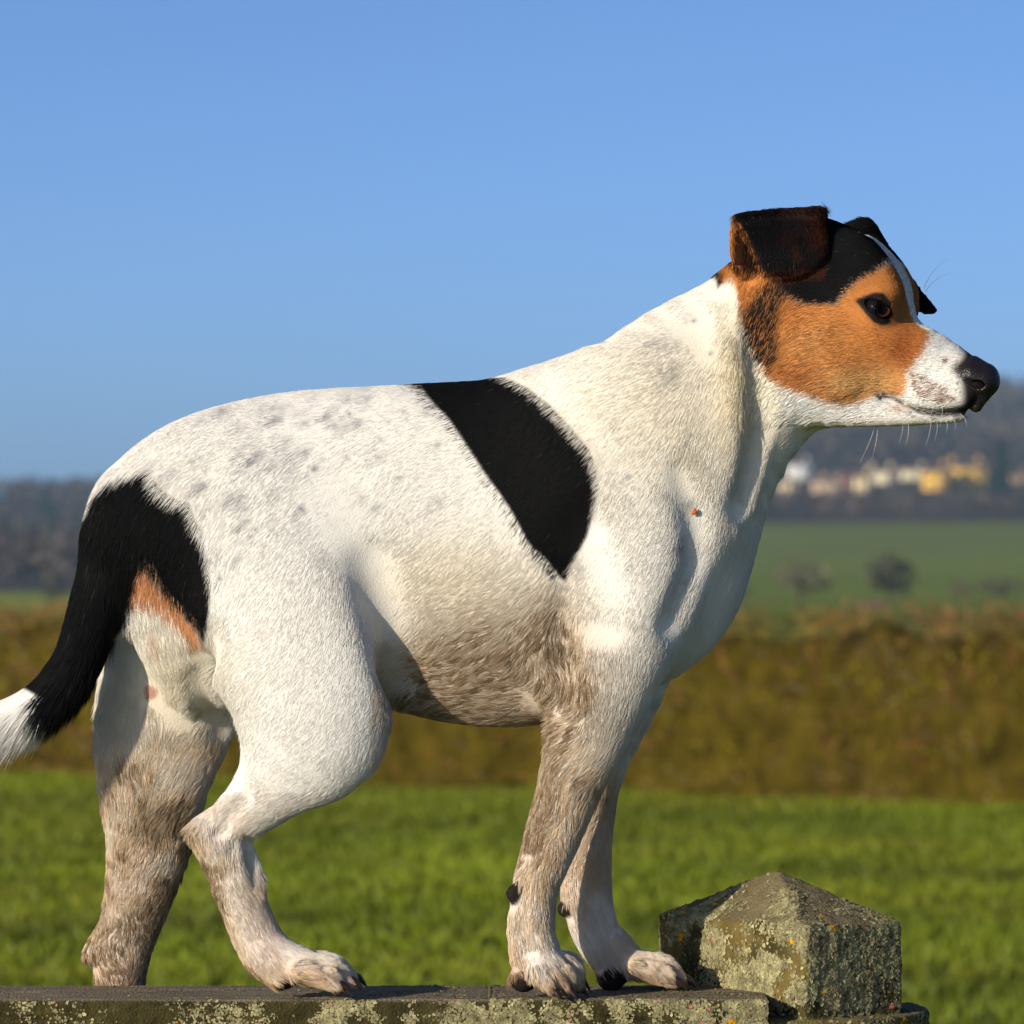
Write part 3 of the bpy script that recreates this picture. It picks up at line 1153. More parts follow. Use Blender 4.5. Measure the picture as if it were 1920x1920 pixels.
# far thigh and leg (it steps down behind the rail)
tube(f, [(400, 1000, 60, 160, 60), (360, 1180, 80, 165, 68), (318, 1320, 98, 146, 62), (290, 1450, 122, 116, 56), (282, 1560, 154, 90, 50), (268, 1645, 186, 75, 44), (248, 1720, 218, 62, 40), (230, 1782, 240, 58, 38), (224, 1850, 254, 52, 36), (236, 1940, 262, 46, 34), (290, 1985, 264, 42, 40)], 18)
tube(f, [(250, 1720, 222, 36, 26), (190, 1768, 240, 26, 24), (170, 1788, 242, 19, 19)], 20)
# tail
tube(f, [(262, 950, 0, 78, 62), (222, 1020, -8, 66, 56), (196, 1090, -16, 59, 52), (172, 1170, -24, 54, 48), (146, 1236, -32, 50, 44), (104, 1292, -42, 46, 42), (52, 1330, -52, 42, 38), (-10, 1352, -60, 38, 34), (-80, 1362, -66, 28, 26), (-130, 1364, -70, 16, 16)], 26)
# near shoulder and foreleg
tube(f, [(1150, 790, -70, 105, 40), (1185, 900, -98, 122, 50), (1200, 1010, -110, 122, 60), (1186, 1100, -112, 116, 64), (1158, 1200, -106, 110, 64), (1128, 1290, -96, 96, 60)], 44, n=6)
tube(f, [(1240, 950, -84, 62, 42), (1268, 1050, -92, 50, 40), (1252, 1130, -86, 50, 38)], 30)
tube(f, [(1128, 1290, -96, 96, 60), (1099, 1385, -90, 80, 52), (1066, 1480, -84, 63, 44), (1032, 1580, -80, 53, 40), (1006, 1660, -78, 45, 36), (996, 1735, -78, 46, 36), (1004, 1795, -80, 44, 38)], 12)
tube(f, [(1100, 1250, -110, 40, 24), (1078, 1290, -104, 30, 22)], 24)
# far foreleg
tube(f, [(1170, 1150, 70, 120, 60), (1160, 1280, 82, 95, 55), (1128, 1400, 86, 66, 46), (1108, 1500, 86, 52, 40), (1100, 1600, 86, 49, 38), (1101, 1690, 86, 50, 37), (1120, 1752, 86, 46, 36), (1150, 1800, 85, 44, 36)], 12)
tube(f, [(1180, 1000, 80, 110, 50), (1170, 1150, 80, 110, 55)], 40)
# skin folds of neck and chest
tube(f, [(1372, 590, -62, 30, 22), (1378, 670, -86, 40, 26), (1384, 770, -90, 48, 28), (1374, 860, -80, 48, 28), (1358, 930, -66, 36, 24), (1346, 985, -54, 22, 16)], 30)
tube(f, [(1230, 740, -84, 70, 28), (1290, 850, -84, 60, 28), (1312, 945, -78, 44, 26), (1312, 1020, -72, 28, 20)], 60, n=5)
tube(f, [(1316, 1040, -72, 26, 18), (1322, 1085, -64, 26, 22), (1306, 1130, -56, 20, 18)], 14)

# head
tube(f, [(1540, 556, 0, 138, 118), (1618, 560, 0, 90, 92)], 40, head=True)
tube(f, [(1470, 610, 0, 150, 108), (1540, 556, 0, 140, 116)], 40, head=True)
ball(f, 1590, 560, 66, 66, 42, 34, head=True, mirror=True)                              # brows and temples
tube(f, [(1600, 482, 48, 44, 34), (1634, 508, 48, 33, 28), (1667, 550, 52, 24, 22)], 36, head=True, mirror=True)
tube(f, [(1640, 640, 52, 44, 30), (1715, 668, 36, 40, 24)], 36, head=True, mirror=True)
tube(f, [(1622, 492, 0, 42, 32), (1664, 540, 0, 34, 28), (1688, 584, 0, 28, 24)], 26, head=True)
tube(f, [(1630, 672, 0, 98, 78), (1715, 688, 0, 80, 62), (1785, 707, 0, 58, 48), (1812, 716, 0, 46, 38)], 34, head=True)
tube(f, [(1500, 690, 62, 86, 44), (1560, 690, 62, 72, 42)], 40, head=True, mirror=True)  # cheeks
tube(f, [(1540, 620, 84, 40, 26), (1610, 630, 76, 40, 28), (1660, 650, 56, 40, 28)], 30, head=True, mirror=True)
tube(f, [(1535, 735, 30, 66, 46), (1640, 758, 24, 44, 34), (1730, 772, 16, 27, 26), (1784, 774, 8, 19, 22), (1804, 770, 4, 15, 18)], 18, head=True, mirror=True)
tube(f, [(1690, 718, 34, 38, 26), (1745, 728, 32, 42, 28), (1796, 735, 24, 33, 25)], 18, head=True, mirror=True)   # flews

# ears: folded flaps (near one: inner sheet rises from the skull to the fold, outer sheet hangs down over the cheek)
sheet(f, patch([[P3(1378, 508, -84), P3(1440, 500, -76), P3(1500, 470, -72), P3(1540, 445, -70)],
                [P3(1370, 450, -98), P3(1430, 440, -88), P3(1490, 425, -82), P3(1543, 412, -80)],
                [P3(1377, 406, -112), P3(1440, 400, -104), P3(1500, 397, -98), P3(1545, 395, -92)]]), 10, 12)
sheet(f, patch([[P3(1377, 406, -112), P3(1440, 400, -104), P3(1500, 397, -98), P3(1545, 395, -92)],
                [P3(1400, 446, -140), P3(1450, 446, -142), P3(1500, 446, -140), P3(1548, 446, -128)],
                [P3(1428, 486, -152), P3(1466, 490, -154), P3(1508, 488, -150), P3(1547, 482, -138)],
                [P3(1450, 505, -152), P3(1480, 508, -154), P3(1512, 506, -150), P3(1544, 496, -140)]]), 8.5, 6)
sheet(f, patch([[P3(1585, 440, 50), P3(1625, 455, 60), P3(1650, 490, 66)],
                [P3(1592, 424, 74), P3(1630, 416, 84), P3(1660, 462, 92)]]), 9, 12)
sheet(f, patch([[P3(1604, 420, 80), P3(1630, 416, 86), P3(1660, 460, 94)],
                [P3(1640, 490, 112), P3(1668, 490, 112), P3(1700, 510, 108)],
                [P3(1690, 570, 122), P3(1708, 560, 120), P3(1728, 548, 114)],
                [P3(1748, 588, 122), P3(1752, 586, 120), P3(1756, 582, 118)]]), 7, 6)

# eyes: lids raised over the eyeballs, then an almond opening
EYES = []
fw = np.array([HC, -HS, 0.0])
for sgn in (1, -1):
    a, l, z = hn(1645, 579, 74)
    l *= sgn
    c = head_to((a, l, z))
    lat = np.array([-HS, -HC, 0.0]) * sgn
    axis = normalize(fw * 0.50 + lat * 0.87 + np.array([0, 0, 0.0]))
    e1 = normalize(np.cross(np.array([0, 0, 1.0]), axis)) * (-1 if sgn > 0 else 1)
    e1 = e1 if e1 @ fw > 0 else -e1
    e2 = np.array([0, 0, 1.0])
    e2 = normalize(e2 - axis * (e2 @ axis))
    th = math.radians(-30)
    g1, g2 = e1 * math.cos(th) + e2 * math.sin(th), -e1 * math.sin(th) + e2 * math.cos(th)
    EYES.append((c, axis, fw, lat, g1, g2))
    R = 60
    sl = f.box(c - R, c + R)
    X, Y, Z = f.pts(sl)
    X, Y, Z = X - c[0], Y - c[1], Z - c[2]
    f.union(sl, (np.sqrt(X * X + Y * Y + Z * Z) - 35).astype(np.float32), 22)
    p1 = X * g1[0] + Y * g1[1] + Z * g1[2]
    p2 = X * g2[0] + Y * g2[1] + Z * g2[2]
    pa = X * axis[0] + Y * axis[1] + Z * axis[2]
    rr = 40.0
    lens = np.maximum(np.sqrt(p1 ** 2 + (p2 + 31) ** 2), np.sqrt(p1 ** 2 + (p2 - 28.5) ** 2)) - rr
    f.cut(sl, np.maximum(lens, 8 - pa).astype(np.float32), 5)

# the line of the mouth
mouth = np.array([hn(u, v, 40) for u, v in ((1662, 742), (1678, 748), (1698, 759), (1722, 770), (1760, 776), (1800, 772), (1845, 760))])
sl = f.box(head_to((180, 80, 200)) - 200, head_to((300, 0, 260)) + 260)
X, Y, Z = f.pts(sl)
A_ = (X - HX) * HC - Y * HS + 0 * Z
Zm = np.interp(A_, mouth[:, 0], mouth[:, 2])
dcur = f.d[sl]
gap = np.maximum(np.abs(Z - Zm) - 3.6, np.maximum(mouth[0, 0] - A_, -(dcur + 8)))
f.cut(sl, gap.astype(np.float32), 4)
del A_, Zm, gap, dcur

# paws: heel pad, four toes with knuckles
CLAWS = []


def paw(base, heel, toes, k=9):
    tube(f, base, 14)
    ball(f, *heel, 10)
    for T in toes:
        tube(f, T, 7)
        CLAWS.append((T[-2], T[-1]))


# near hind paw
paw([(500, 1790, -86, 46, 38), (560, 1812, -92, 40, 42), (600, 1826, -94, 30, 44)], (528, 1836, -92, 24, 30),
    [[(560, 1822, -130, 24, 22), (610, 1832, -136, 27, 20), (634, 1850, -138, 19, 17)],
     [(560, 1806, -108, 26, 20), (622, 1816, -112, 26, 18), (655, 1842, -114, 19, 15)],
     [(560, 1802, -80, 26, 20), (622, 1808, -78, 24, 18), (660, 1834, -76, 18, 15)],
     [(560, 1812, -54, 24, 20), (605, 1818, -48, 24, 18), (636, 1840, -46, 18, 15)]])
# near fore paw
paw([(1002, 1780, -80, 46, 38), (1024, 1812, -90, 38, 38)], (982, 1834, -84, 30, 30),
    [[(1010, 1822, -118, 26, 20), (1030, 1838, -130, 24, 19), (1036, 1856, -134, 16, 15)],
     [(1030, 1808, -104, 28, 20), (1058, 1832, -116, 25, 18), (1066, 1856, -120, 16, 14)],
     [(1035, 1800, -82, 28, 20), (1072, 1820, -86, 25, 18), (1084, 1850, -88, 17, 14)],
     [(1030, 1800, -62, 26, 20), (1070, 1808, -56, 24, 18), (1084, 1836, -54, 16, 14)]])
tube(f, [(980, 1668, -84, 20, 18), (964, 1675, -86, 19, 17)], 8)
# far fore paw
paw([(1145, 1780, 85, 44, 36), (1180, 1806, 82, 36, 40)], (1146, 1832, 78, 31, 32),
    [[(1190, 1816, 44, 24, 20), (1236, 1826, 38, 25, 18), (1262, 1842, 36, 16, 14)],
     [(1190, 1804, 66, 26, 20), (1246, 1812, 64, 25, 18), (1280, 1838, 62, 16, 14)],
     [(1190, 1802, 96, 26, 20), (1244, 1810, 98, 24, 18), (1278, 1836, 98, 16, 14)],
     [(1185, 1812, 120, 24, 18), (1226, 1818, 126, 23, 17), (1254, 1838, 128, 15, 13)]])
tube(f, [(1072, 1698, 82, 18, 17), (1057, 1705, 80, 17, 16)], 8)
# vulva
# 
# creases and hollows of the near side
stroke(f, [(1066, 1085, 16, 8), (1058, 1170, 22, 18), (1060, 1250, 22, 18), (1044, 1330, 16, 10)], 22)
stroke(f, [(712, 1060, 46, 3), (724, 1110, 46, 8), (746, 1190, 42, 11), (752, 1290, 34, 11)], 40)
stroke(f, [(1286, 890, 26, 5), (1308, 960, 26, 10), (1314, 1030, 24, 13), (1300, 1090, 24, 11), (1268, 1170, 24, 7)], 26)
stroke(f, [(468, 1490, 12, 6), (436, 1530, 13, 9), (412, 1562, 12, 7)], 10)
stroke(f, [(474, 1580, 14, 6), (478, 1612, 15, 9), (482, 1650, 12, 6)], 12)
stroke(f, [(1412, 620, 22, 8), (1424, 700, 26, 16), (1430, 790, 28, 20), (1420, 870, 26, 20), (1396, 945, 20, 14)], 22)
stroke(f, [(388, 1195, 18, 8), (378, 1290, 22, 12), (424, 1372, 18, 10)], 20)
stroke(f, [(1092, 1000, 60, 3), (1116, 1090, 56, 4), (1110, 1170, 46, 3)], 44)
stroke(f, [(985, 1600, 12, 5), (975, 1720, 12, 6), (990, 1780, 10, 5)], 12)
stroke(f, [(1590, 640, 26, 5), (1660, 690, 24, 6), (1690, 720, 16, 4)], 26)
for q in ([(600, 1812, 6, 4), (640, 1834, 6, 7), (652, 1852, 5, 5)], [(586, 1800, 6, 3), (636, 1806, 6, 6), (668, 1830, 5, 5)], [(1028, 1816, 6, 4), (1046, 1840, 6, 7), (1050, 1858, 5, 5)], [(1050, 1806, 6, 4), (1072, 1832, 6, 7), (1078, 1852, 5, 5)], [(1208, 1806, 6, 4), (1244, 1820, 6, 6), (1272, 1842, 5, 5)]):
    stroke(f, q, 6)


BV, BF = f.mesh(iso=-3.0)
del f
BV = smooth_mesh(BV, BF, 6, 0.5)
su_, sv_ = UV(BV)
BV = smooth_mesh(BV, BF, 22, 0.6, shrink=sstep(1400, 1340, su_) * sstep(1560, 1460, sv_) + 0.12)
# keep the largest shell only is unnecessary: all parts touch the trunk
BN = normals(BV, BF)
# ------------------------------------------------------------------ coat: colour, length and lie of the hair
def in_poly(u, v, poly):
    """signed distance (negative inside) to a polygon."""
    poly = np.asarray(poly, float)
    n = len(poly)
    d = np.full(u.shape, 1e9)
    ins = np.zeros(u.shape, bool)
    for i in range(n):
        x1, y1 = poly[i]
        x2, y2 = poly[(i + 1) % n]
        ex, ey = x2 - x1, y2 - y1
        wx, wy = u - x1, v - y1
        t = np.clip((wx * ex + wy * ey) / max(ex * ex + ey * ey, 1e-9), 0, 1)
        d = np.minimum(d, (wx - t * ex) ** 2 + (wy - t * ey) ** 2)
        c = ((y1 <= v) & (v < y2)) | ((y2 <= v) & (v < y1))
        if abs(ey) > 1e-9:
            ins ^= c & (u < x1 + (v - y1) / ey * ex)
    d = np.sqrt(d)
    return np.where(ins, -d, d)


SADDLE = [(735, 660), (740, 715), (787, 724), (808, 752), (842, 787), (875, 837), (908, 887), (933, 921), (958, 958), (992, 1021), (1025, 1050), (1050, 1083), (1060, 1092),
          (1075, 1054), (1100, 1008), (1117, 950), (1123, 917), (1117, 875), (1104, 842), (1075, 808), (1033, 762), (992, 729), (958, 712), (920, 700), (920, 660)]
RUMP = [(168, 945), (186, 912), (212, 893), (240, 884), (270, 878), (284, 872), (290, 900), (302, 918), (330, 936), (356, 944), (366, 975), (380, 1000), (392, 1060), (396, 1110), (391, 1160), (376, 1190),
        (367, 1165), (345, 1140), (318, 1115), (300, 1088), (286, 1060), (272, 1050), (262, 1060), (247, 1120), (228, 1178), (204, 1236), (186, 1290), (160, 1338), (128, 1332), (96, 1318), (60, 1300), (30, 1284),
        (-60, 1270), (40, 1120), (100, 1000), (146, 968)]
TAN_REAR = [(240, 1050), (286, 1046), (304, 1084), (347, 1136), (372, 1160), (372, 1215), (357, 1222), (343, 1186), (310, 1150), (278, 1128), (250, 1124), (236, 1120)]
CAP = [(1440, 512), (1481, 544), (1520, 570), (1574, 571), (1591, 547), (1610, 528), (1639, 515), (1656, 504), (1668, 496), (1700, 480), (1690, 400), (1600, 340), (1380, 340), (1340, 370), (1375, 408), (1400, 440), (1425, 500)]
JAWPATCH = [(1420, 540), (1446, 516), (1482, 540), (1466, 574), (1464, 620), (1474, 664), (1452, 694), (1420, 672), (1398, 620), (1400, 580)]
TAN = [(1348, 505), (1345, 440), (1340, 380), (1392, 390), (1440, 500), (1481, 540), (1520, 566), (1574, 567), (1591, 543), (1610, 524), (1639, 511), (1662, 500), (1690, 500), (1745, 500), (1775, 560), (1752, 618), (1750, 634), (1738, 660), (1718, 688), (1704, 704),
       (1702, 722), (1698, 742), (1684, 746), (1664, 736), (1642, 744), (1620, 753), (1590, 756), (1558, 750), (1530, 738), (1498, 728), (1468, 713), (1440, 696), (1425, 668), (1404, 620), (1396, 590), (1384, 556), (1372, 522), (1356, 528)]
EYESKIN = [(1602, 562), (1620, 555), (1640, 548), (1658, 549), (1671, 566), (1676, 590), (1670, 606), (1654, 612), (1638, 605), (1624, 590), (1610, 572)]

WHITE = srgb(230, 225, 215)
CREAM = srgb(226, 208, 168)
BLACK = srgb(7, 6, 7)
BROWNBLACK = srgb(44, 26, 16)
TANC = srgb(178, 113, 58)
TAND = srgb(140, 76, 36)
TANL = srgb(204, 158, 100)
MUD = srgb(140, 107, 64)
MUDD = srgb(72, 52, 30)
GREY = srgb(118, 119, 124)
PINK = srgb(205, 168, 148)
SKIN = srgb(196, 148, 126)
srng = np.random.default_rng(11)
# ticking: soft grey spots
sp = []
for (cu, cv, su, sv, n, r0) in ((540, 830, 110, 60, 46, 9), (430, 900, 70, 60, 22, 10), (640, 760, 90, 25, 22, 9), (760, 860, 60, 60, 8, 10), (500, 1000, 70, 60, 10, 8), (1230, 850, 60, 90, 12, 9), (1200, 960, 60, 60, 8, 8), (1320, 590, 40, 50, 6, 6), (700, 735, 40, 10, 8, 8), (1250, 660, 30, 30, 5, 8)):
    for _ in range(n):
        sp.append((srng.normal(cu, su), srng.normal(cv, sv), r0 * srng.uniform(0.4, 1.15), srng.uniform(0.35, 1.0), srng.uniform(0.6, 2.0)))
FLECKS = [(srng.normal(1130, 45), srng.normal(1020, 80), srng.uniform(2, 4)) for _ in range(34)]


def head_l(P):
    """(a, l) in the head frame."""
    return (P[:, 0] - HX) * HC - P[:, 1] * HS, -(P[:, 0] - HX) * HS - P[:, 1] * HC


def coat(P, N, jit=0.0):
    """hair colour at design-space points; also the dirt amount and bare-skin amount."""
    n = len(P)
    u, v = UV(P)
    if jit:
        u = u + rng.normal(0, jit, n)
        v = v + rng.normal(0, jit, n)
    a, l = head_l(P)
    # head pattern is the same on both sides: look the far side up on the near side
    hu = HX + a * HC - np.abs(l) * HS
    k = 1 - (a * HS + np.abs(l) * HC) / D
    hu = 960 + (hu - 960) / k
    hv = 1000 - P[:, 2] / k
    if jit:
        hu = hu + rng.normal(0, jit * 1.5, n)
        hv = hv + rng.normal(0, jit * 1.5, n)
    ishead = (u > 1330) & (v < 860)
    nz = fbm(P, 60, 3) - 0.5
    nf = vnoise(P, 9, 5) - 0.5
    C = np.tile(WHITE, (n, 1)) * (1 + 0.10 * nz[:, None] + 0.05 * nf[:, None])
    mix = lambda C, c, w: C * (1 - np.clip(w, 0, 1)[:, None]) + c * np.clip(w, 0, 1)[:, None]
    # creamy tints: neck fold, rear, groin
    C = mix(C, CREAM, 0.75 * np.exp(-((u - 1385) / 40) ** 2 - ((v - 690) / 130) ** 2))
    C = mix(C, CREAM, 0.55 * np.exp(-((u - 320) / 110) ** 2 - ((v - 1270) / 120) ** 2))
    C = mix(C, CREAM, 0.45 * np.exp(-((u - 840) / 150) ** 2 - ((v - 1080) / 90) ** 2))
    C = mix(C, CREAM, 0.5 * np.exp(-((u - 1300) / 300) ** 2 - ((v - 760) / 200) ** 2) * (u < 1480))
    # ticking
    for (cu, cv, r, st, asp) in sp:
        du, dv = (u - cu), (v - cv)
        R = np.flatnonzero((np.abs(du) < 45) & (np.abs(dv) < 45))
        p, q = du[R] * 0.8 - dv[R] * 0.6, du[R] * 0.6 + dv[R] * 0.8
        w = np.exp(-(p / (r * asp)) ** 2 - (q / r) ** 2)
        C[R] = mix(C[R], GREY, w * st * 1.1 * (0.7 + nf[R]))
    # mud, densest on the belly behind the elbow, and on the lower legs
    belly = 1.5 * np.exp(-(((u - 945) / 195) ** 2) - (((v - 1300) / 178) ** 2)) + 0.8 * np.exp(-(((u - 1045) / 40) ** 2) - (((v - 1210) / 110) ** 2)) + 0.55 * np.exp(-(((u - 800) / 90) ** 2) - (((v - 1290) / 70) ** 2))
    belly *= (v > 1020) & (u > 700)
    legs = 0.66 * sstep(1340, 1500, v) * (u > 900) + 0.42 * sstep(1460, 1600, v) * (u < 800) + 0.62 * ((u < 420) & (v > 1330)) * sstep(1330, 1420, v)
    legs = legs * (0.25 + 1.25 * sstep(0.25, 0.75, fbm(P, 60, 141)))
    legs = legs + 1.5 * np.exp(-(((u - (1085 - (v - 1260) * 0.27)) / 22) ** 2)) * sstep(1230, 1270, v) * (1 - sstep(1540, 1640, v)) * (u > 900)
    legs = legs + 0.8 * np.exp(-(((u - (365 + (v - 1560) * 0.36)) / 16) ** 2)) * sstep(1490, 1560, v) * (u > 330) * (u < 560)
    feet = 0.7 * sstep(1780, 1850, v)
    farleg_mud_shade = 0.30 * ((P[:, 1] > 25) & (u < 440)) * sstep(1200, 1330, v) * (1 - 0.5 * sstep(1500, 1650, v))  # mud on the far hind leg, with the tail's shadow painted into it
    dirt = np.clip(belly + legs * 0.8 + feet + farleg_mud_shade, 0, 1.2)
    # pinkish skin shining through the thin wet hair of the legs
    C = mix(C, PINK, 0.45 * sstep(1420, 1600, v) * sstep(-0.15, 0.2, nz))
    C = mix(C, CREAM * 0.85, np.clip(dirt, 0, 1) * 0.45)
    # rusty toes and pads
    C = mix(C, srgb(150, 86, 52), 0.5 * sstep(1800, 1850, v) * sstep(0.45, 0.7, vnoise(P, 40, 31)))
    black = np.zeros(n)
    d = in_poly(u, v, SADDLE)
    black = np.maximum(black, sstep(4, -4, d))
    d = in_poly(u, v, TAN_REAR)
    C = mix(C, TANC * 1.25, sstep(8, -14, d) * 0.9 * (np.abs(P[:, 1]) < 170))
    d = in_poly(u, v, RUMP)
    far_ok = ~((P[:, 1] > 60) & (v > 1120))
    black = np.maximum(black, sstep(4, -4, d) * far_ok)
    C = mix(C, TANC, 0.5 * np.exp(-((u - 283) / 10) ** 2 - ((v - 1195) / 26) ** 2))
    # head
    d = in_poly(hu, hv, TAN)
    t = fbm(P, 45, 9)
    tc = TANC[None] * (0.75 + 0.5 * t[:, None])
    dark = np.exp(-(((hu - 1700) / 42) ** 2) - (((hv - 655) / 50) ** 2)) * 0.8 + 0.7 * np.exp(-(((hu - 1525) / 45) ** 2) - (((hv - 700) / 28) ** 2))
    tc = tc * (1 - np.clip(dark, 0, 1)[:, None]) + TAND * np.clip(dark, 0, 1)[:, None]
    lt = np.clip(np.exp(-(((hu - 1620) / 75) ** 2) - (((hv - 718) / 32) ** 2)) * 0.95 + 0.35 * np.exp(-(((hu - 1530) / 60) ** 2) - (((hv - 640) / 40) ** 2)), 0, 1)
    tc = tc * (1 - lt[:, None]) + TANL * lt[:, None]
    C = np.where(ishead[:, None], mix(C, tc, sstep(7, -7, d)), C)
    # blaze down the forehead
    blz = np.interp(v, [442, 456, 500, 550, 578, 600, 640], [4, 14, 28, 24, 14, 14, 24])
    blaze = sstep(3, -3, np.abs(l) - blz) * ishead * (u > 1622) * (v < 690) * (a > 110)
    jaw = sstep(8, -8, in_poly(hu, hv, JAWPATCH)) * ishead
    C = mix(C, srgb(34, 30, 27), jaw * (0.35 + 0.65 * (rng.random(n) > 0.28) if jit else 0.9))
    capd = in_poly(hu, hv, CAP)
    capm = sstep(5, -5, capd) * ishead
    black = np.maximum(black, capm)
    black = np.maximum(black, sstep(4, -4, in_poly(u, v, [(1338, 500), (1352, 486), (1360, 505), (1356, 530), (1346, 540)])) * ishead)
    # ears: far tip black, near one brown-black with rusty edges
    far_ear = ishead & (l < -62) & (v < 605) & ((l < -95) | (v < 475))
    black = np.where(far_ear, 1, black)
    ear = ishead & (hu < 1556) & (hv < 525) & (np.abs(l) > 60) & (capd < 6)
    rust = np.clip(sstep(0.5, 0.85, fbm(P, 50, 21)) * 0.45 + 0.8 * np.exp(-(((hv - 508) / 9) ** 2)) + 0.6 * np.exp(-(((hu - 1535) / 25) ** 2) - (((hv - 430) / 40) ** 2)) + 0.35 * np.exp(-((hv - 396) / 7) ** 2 - ((hu - 1490) / 40) ** 2), 0, 1) * ear
    inner = ishead & (hu < 1432) & (hv < 500) & (hu > 1374) & (capd > 2)  # shade inside the ear's hollow, put into the hair colour
    C = mix(C, srgb(30, 16, 9), inner * 0.95)
    C = mix(C, BLACK, black)
    C = mix(C, srgb(84, 44, 20), rust * 0.7 * black * (l > 0))
    C = mix(C, WHITE, blaze)
    # muzzle: white with a dark rim at the nose, brown speckles, black lips
    muz = ishead & (a > 210) & (hv > 600)
    for (cu, cv) in ((1718, 702), (1722, 714), (1735, 707), (1744, 716), (1728, 726), (1746, 730), (1756, 722), (1764, 738), (1742, 742), (1772, 728), (1776, 742), (1716, 722), (1730, 736), (1760, 748), (1774, 676), (1766, 752), (1786, 748)):
        w = np.exp(-((hu - cu) / 5.5) ** 2 - ((hv - cv) / 5) ** 2) * muz
        C = mix(C, srgb(110, 66, 46), w * 1.2)
    C = mix(C, srgb(44, 36, 34), sstep(1790, 1812, hu + 14 * np.exp(-((hv - 690) / 14) ** 2) - np.abs(hv - 708) * 0.12) * muz * (hv < 772))
    mv = np.interp(hu, [1650, 1672, 1695, 1722, 1760, 1800, 1845], [741, 745, 758, 770, 776, 772, 760])
    lip = np.exp(-((hv - mv) / np.interp(hu, [1650, 1710, 1780, 1825], [4, 5, 9, 17])) ** 2) * ishead * (hu > 1652)
    C = mix(C, srgb(26, 20, 20), lip)
    C = mix(C, PINK, 0.6 * np.exp(-((hu - 1690) / 16) ** 2 - ((hv - 766) / 8) ** 2) * ishead)
    # bare, dark skin round the eye, nose bed, pads
    bare = sstep(3, -3, in_poly(hu, hv, EYESKIN)) * ishead
    C = mix(C, srgb(30, 25, 26), bare)
    pads = np.zeros(n)
    for (cu, cv, r, y0, y1) in ((962, 1675, 22, -130, -40), (1055, 1706, 20, 30, 140), (984, 1845, 30, -120, -40), (1148, 1845, 32, 30, 130), (536, 1852, 22, -140, -40)):
        pads = np.maximum(pads, sstep(r + 4, r - 4, np.hypot(u - cu, v - cv) + (vnoise(P, 12, 63) - 0.5) * 16) * (P[:, 1] > y0) * (P[:, 1] < y1))
    under = sstep(1853, 1862, v) * (N[:, 2] < 0.1)
    pads = np.maximum(pads, under * 0.9)
    C = mix(C, srgb(38, 31, 28), pads)
    vul = np.exp(-((u - 280) / 19) ** 2 - ((v - 1297) / 17) ** 2) * (P[:, 1] < 90) * (N[:, 1] < 0.2)
    C = mix(C, srgb(176, 134, 118), sstep(0.35, 0.6, vul * (0.6 + 0.8 * vnoise(P, 14, 65))))
    bare = np.maximum(np.maximum(bare, pads), sstep(0.4, 0.6, vul))
    bare = np.maximum(bare, sstep(1800, 1815, hu) * (ishead & (hv < 764)))
    dirt = dirt * (1 - np.clip(black, 0, 1))
    return np.clip(C, 0.003, 0.95), dirt, bare, black


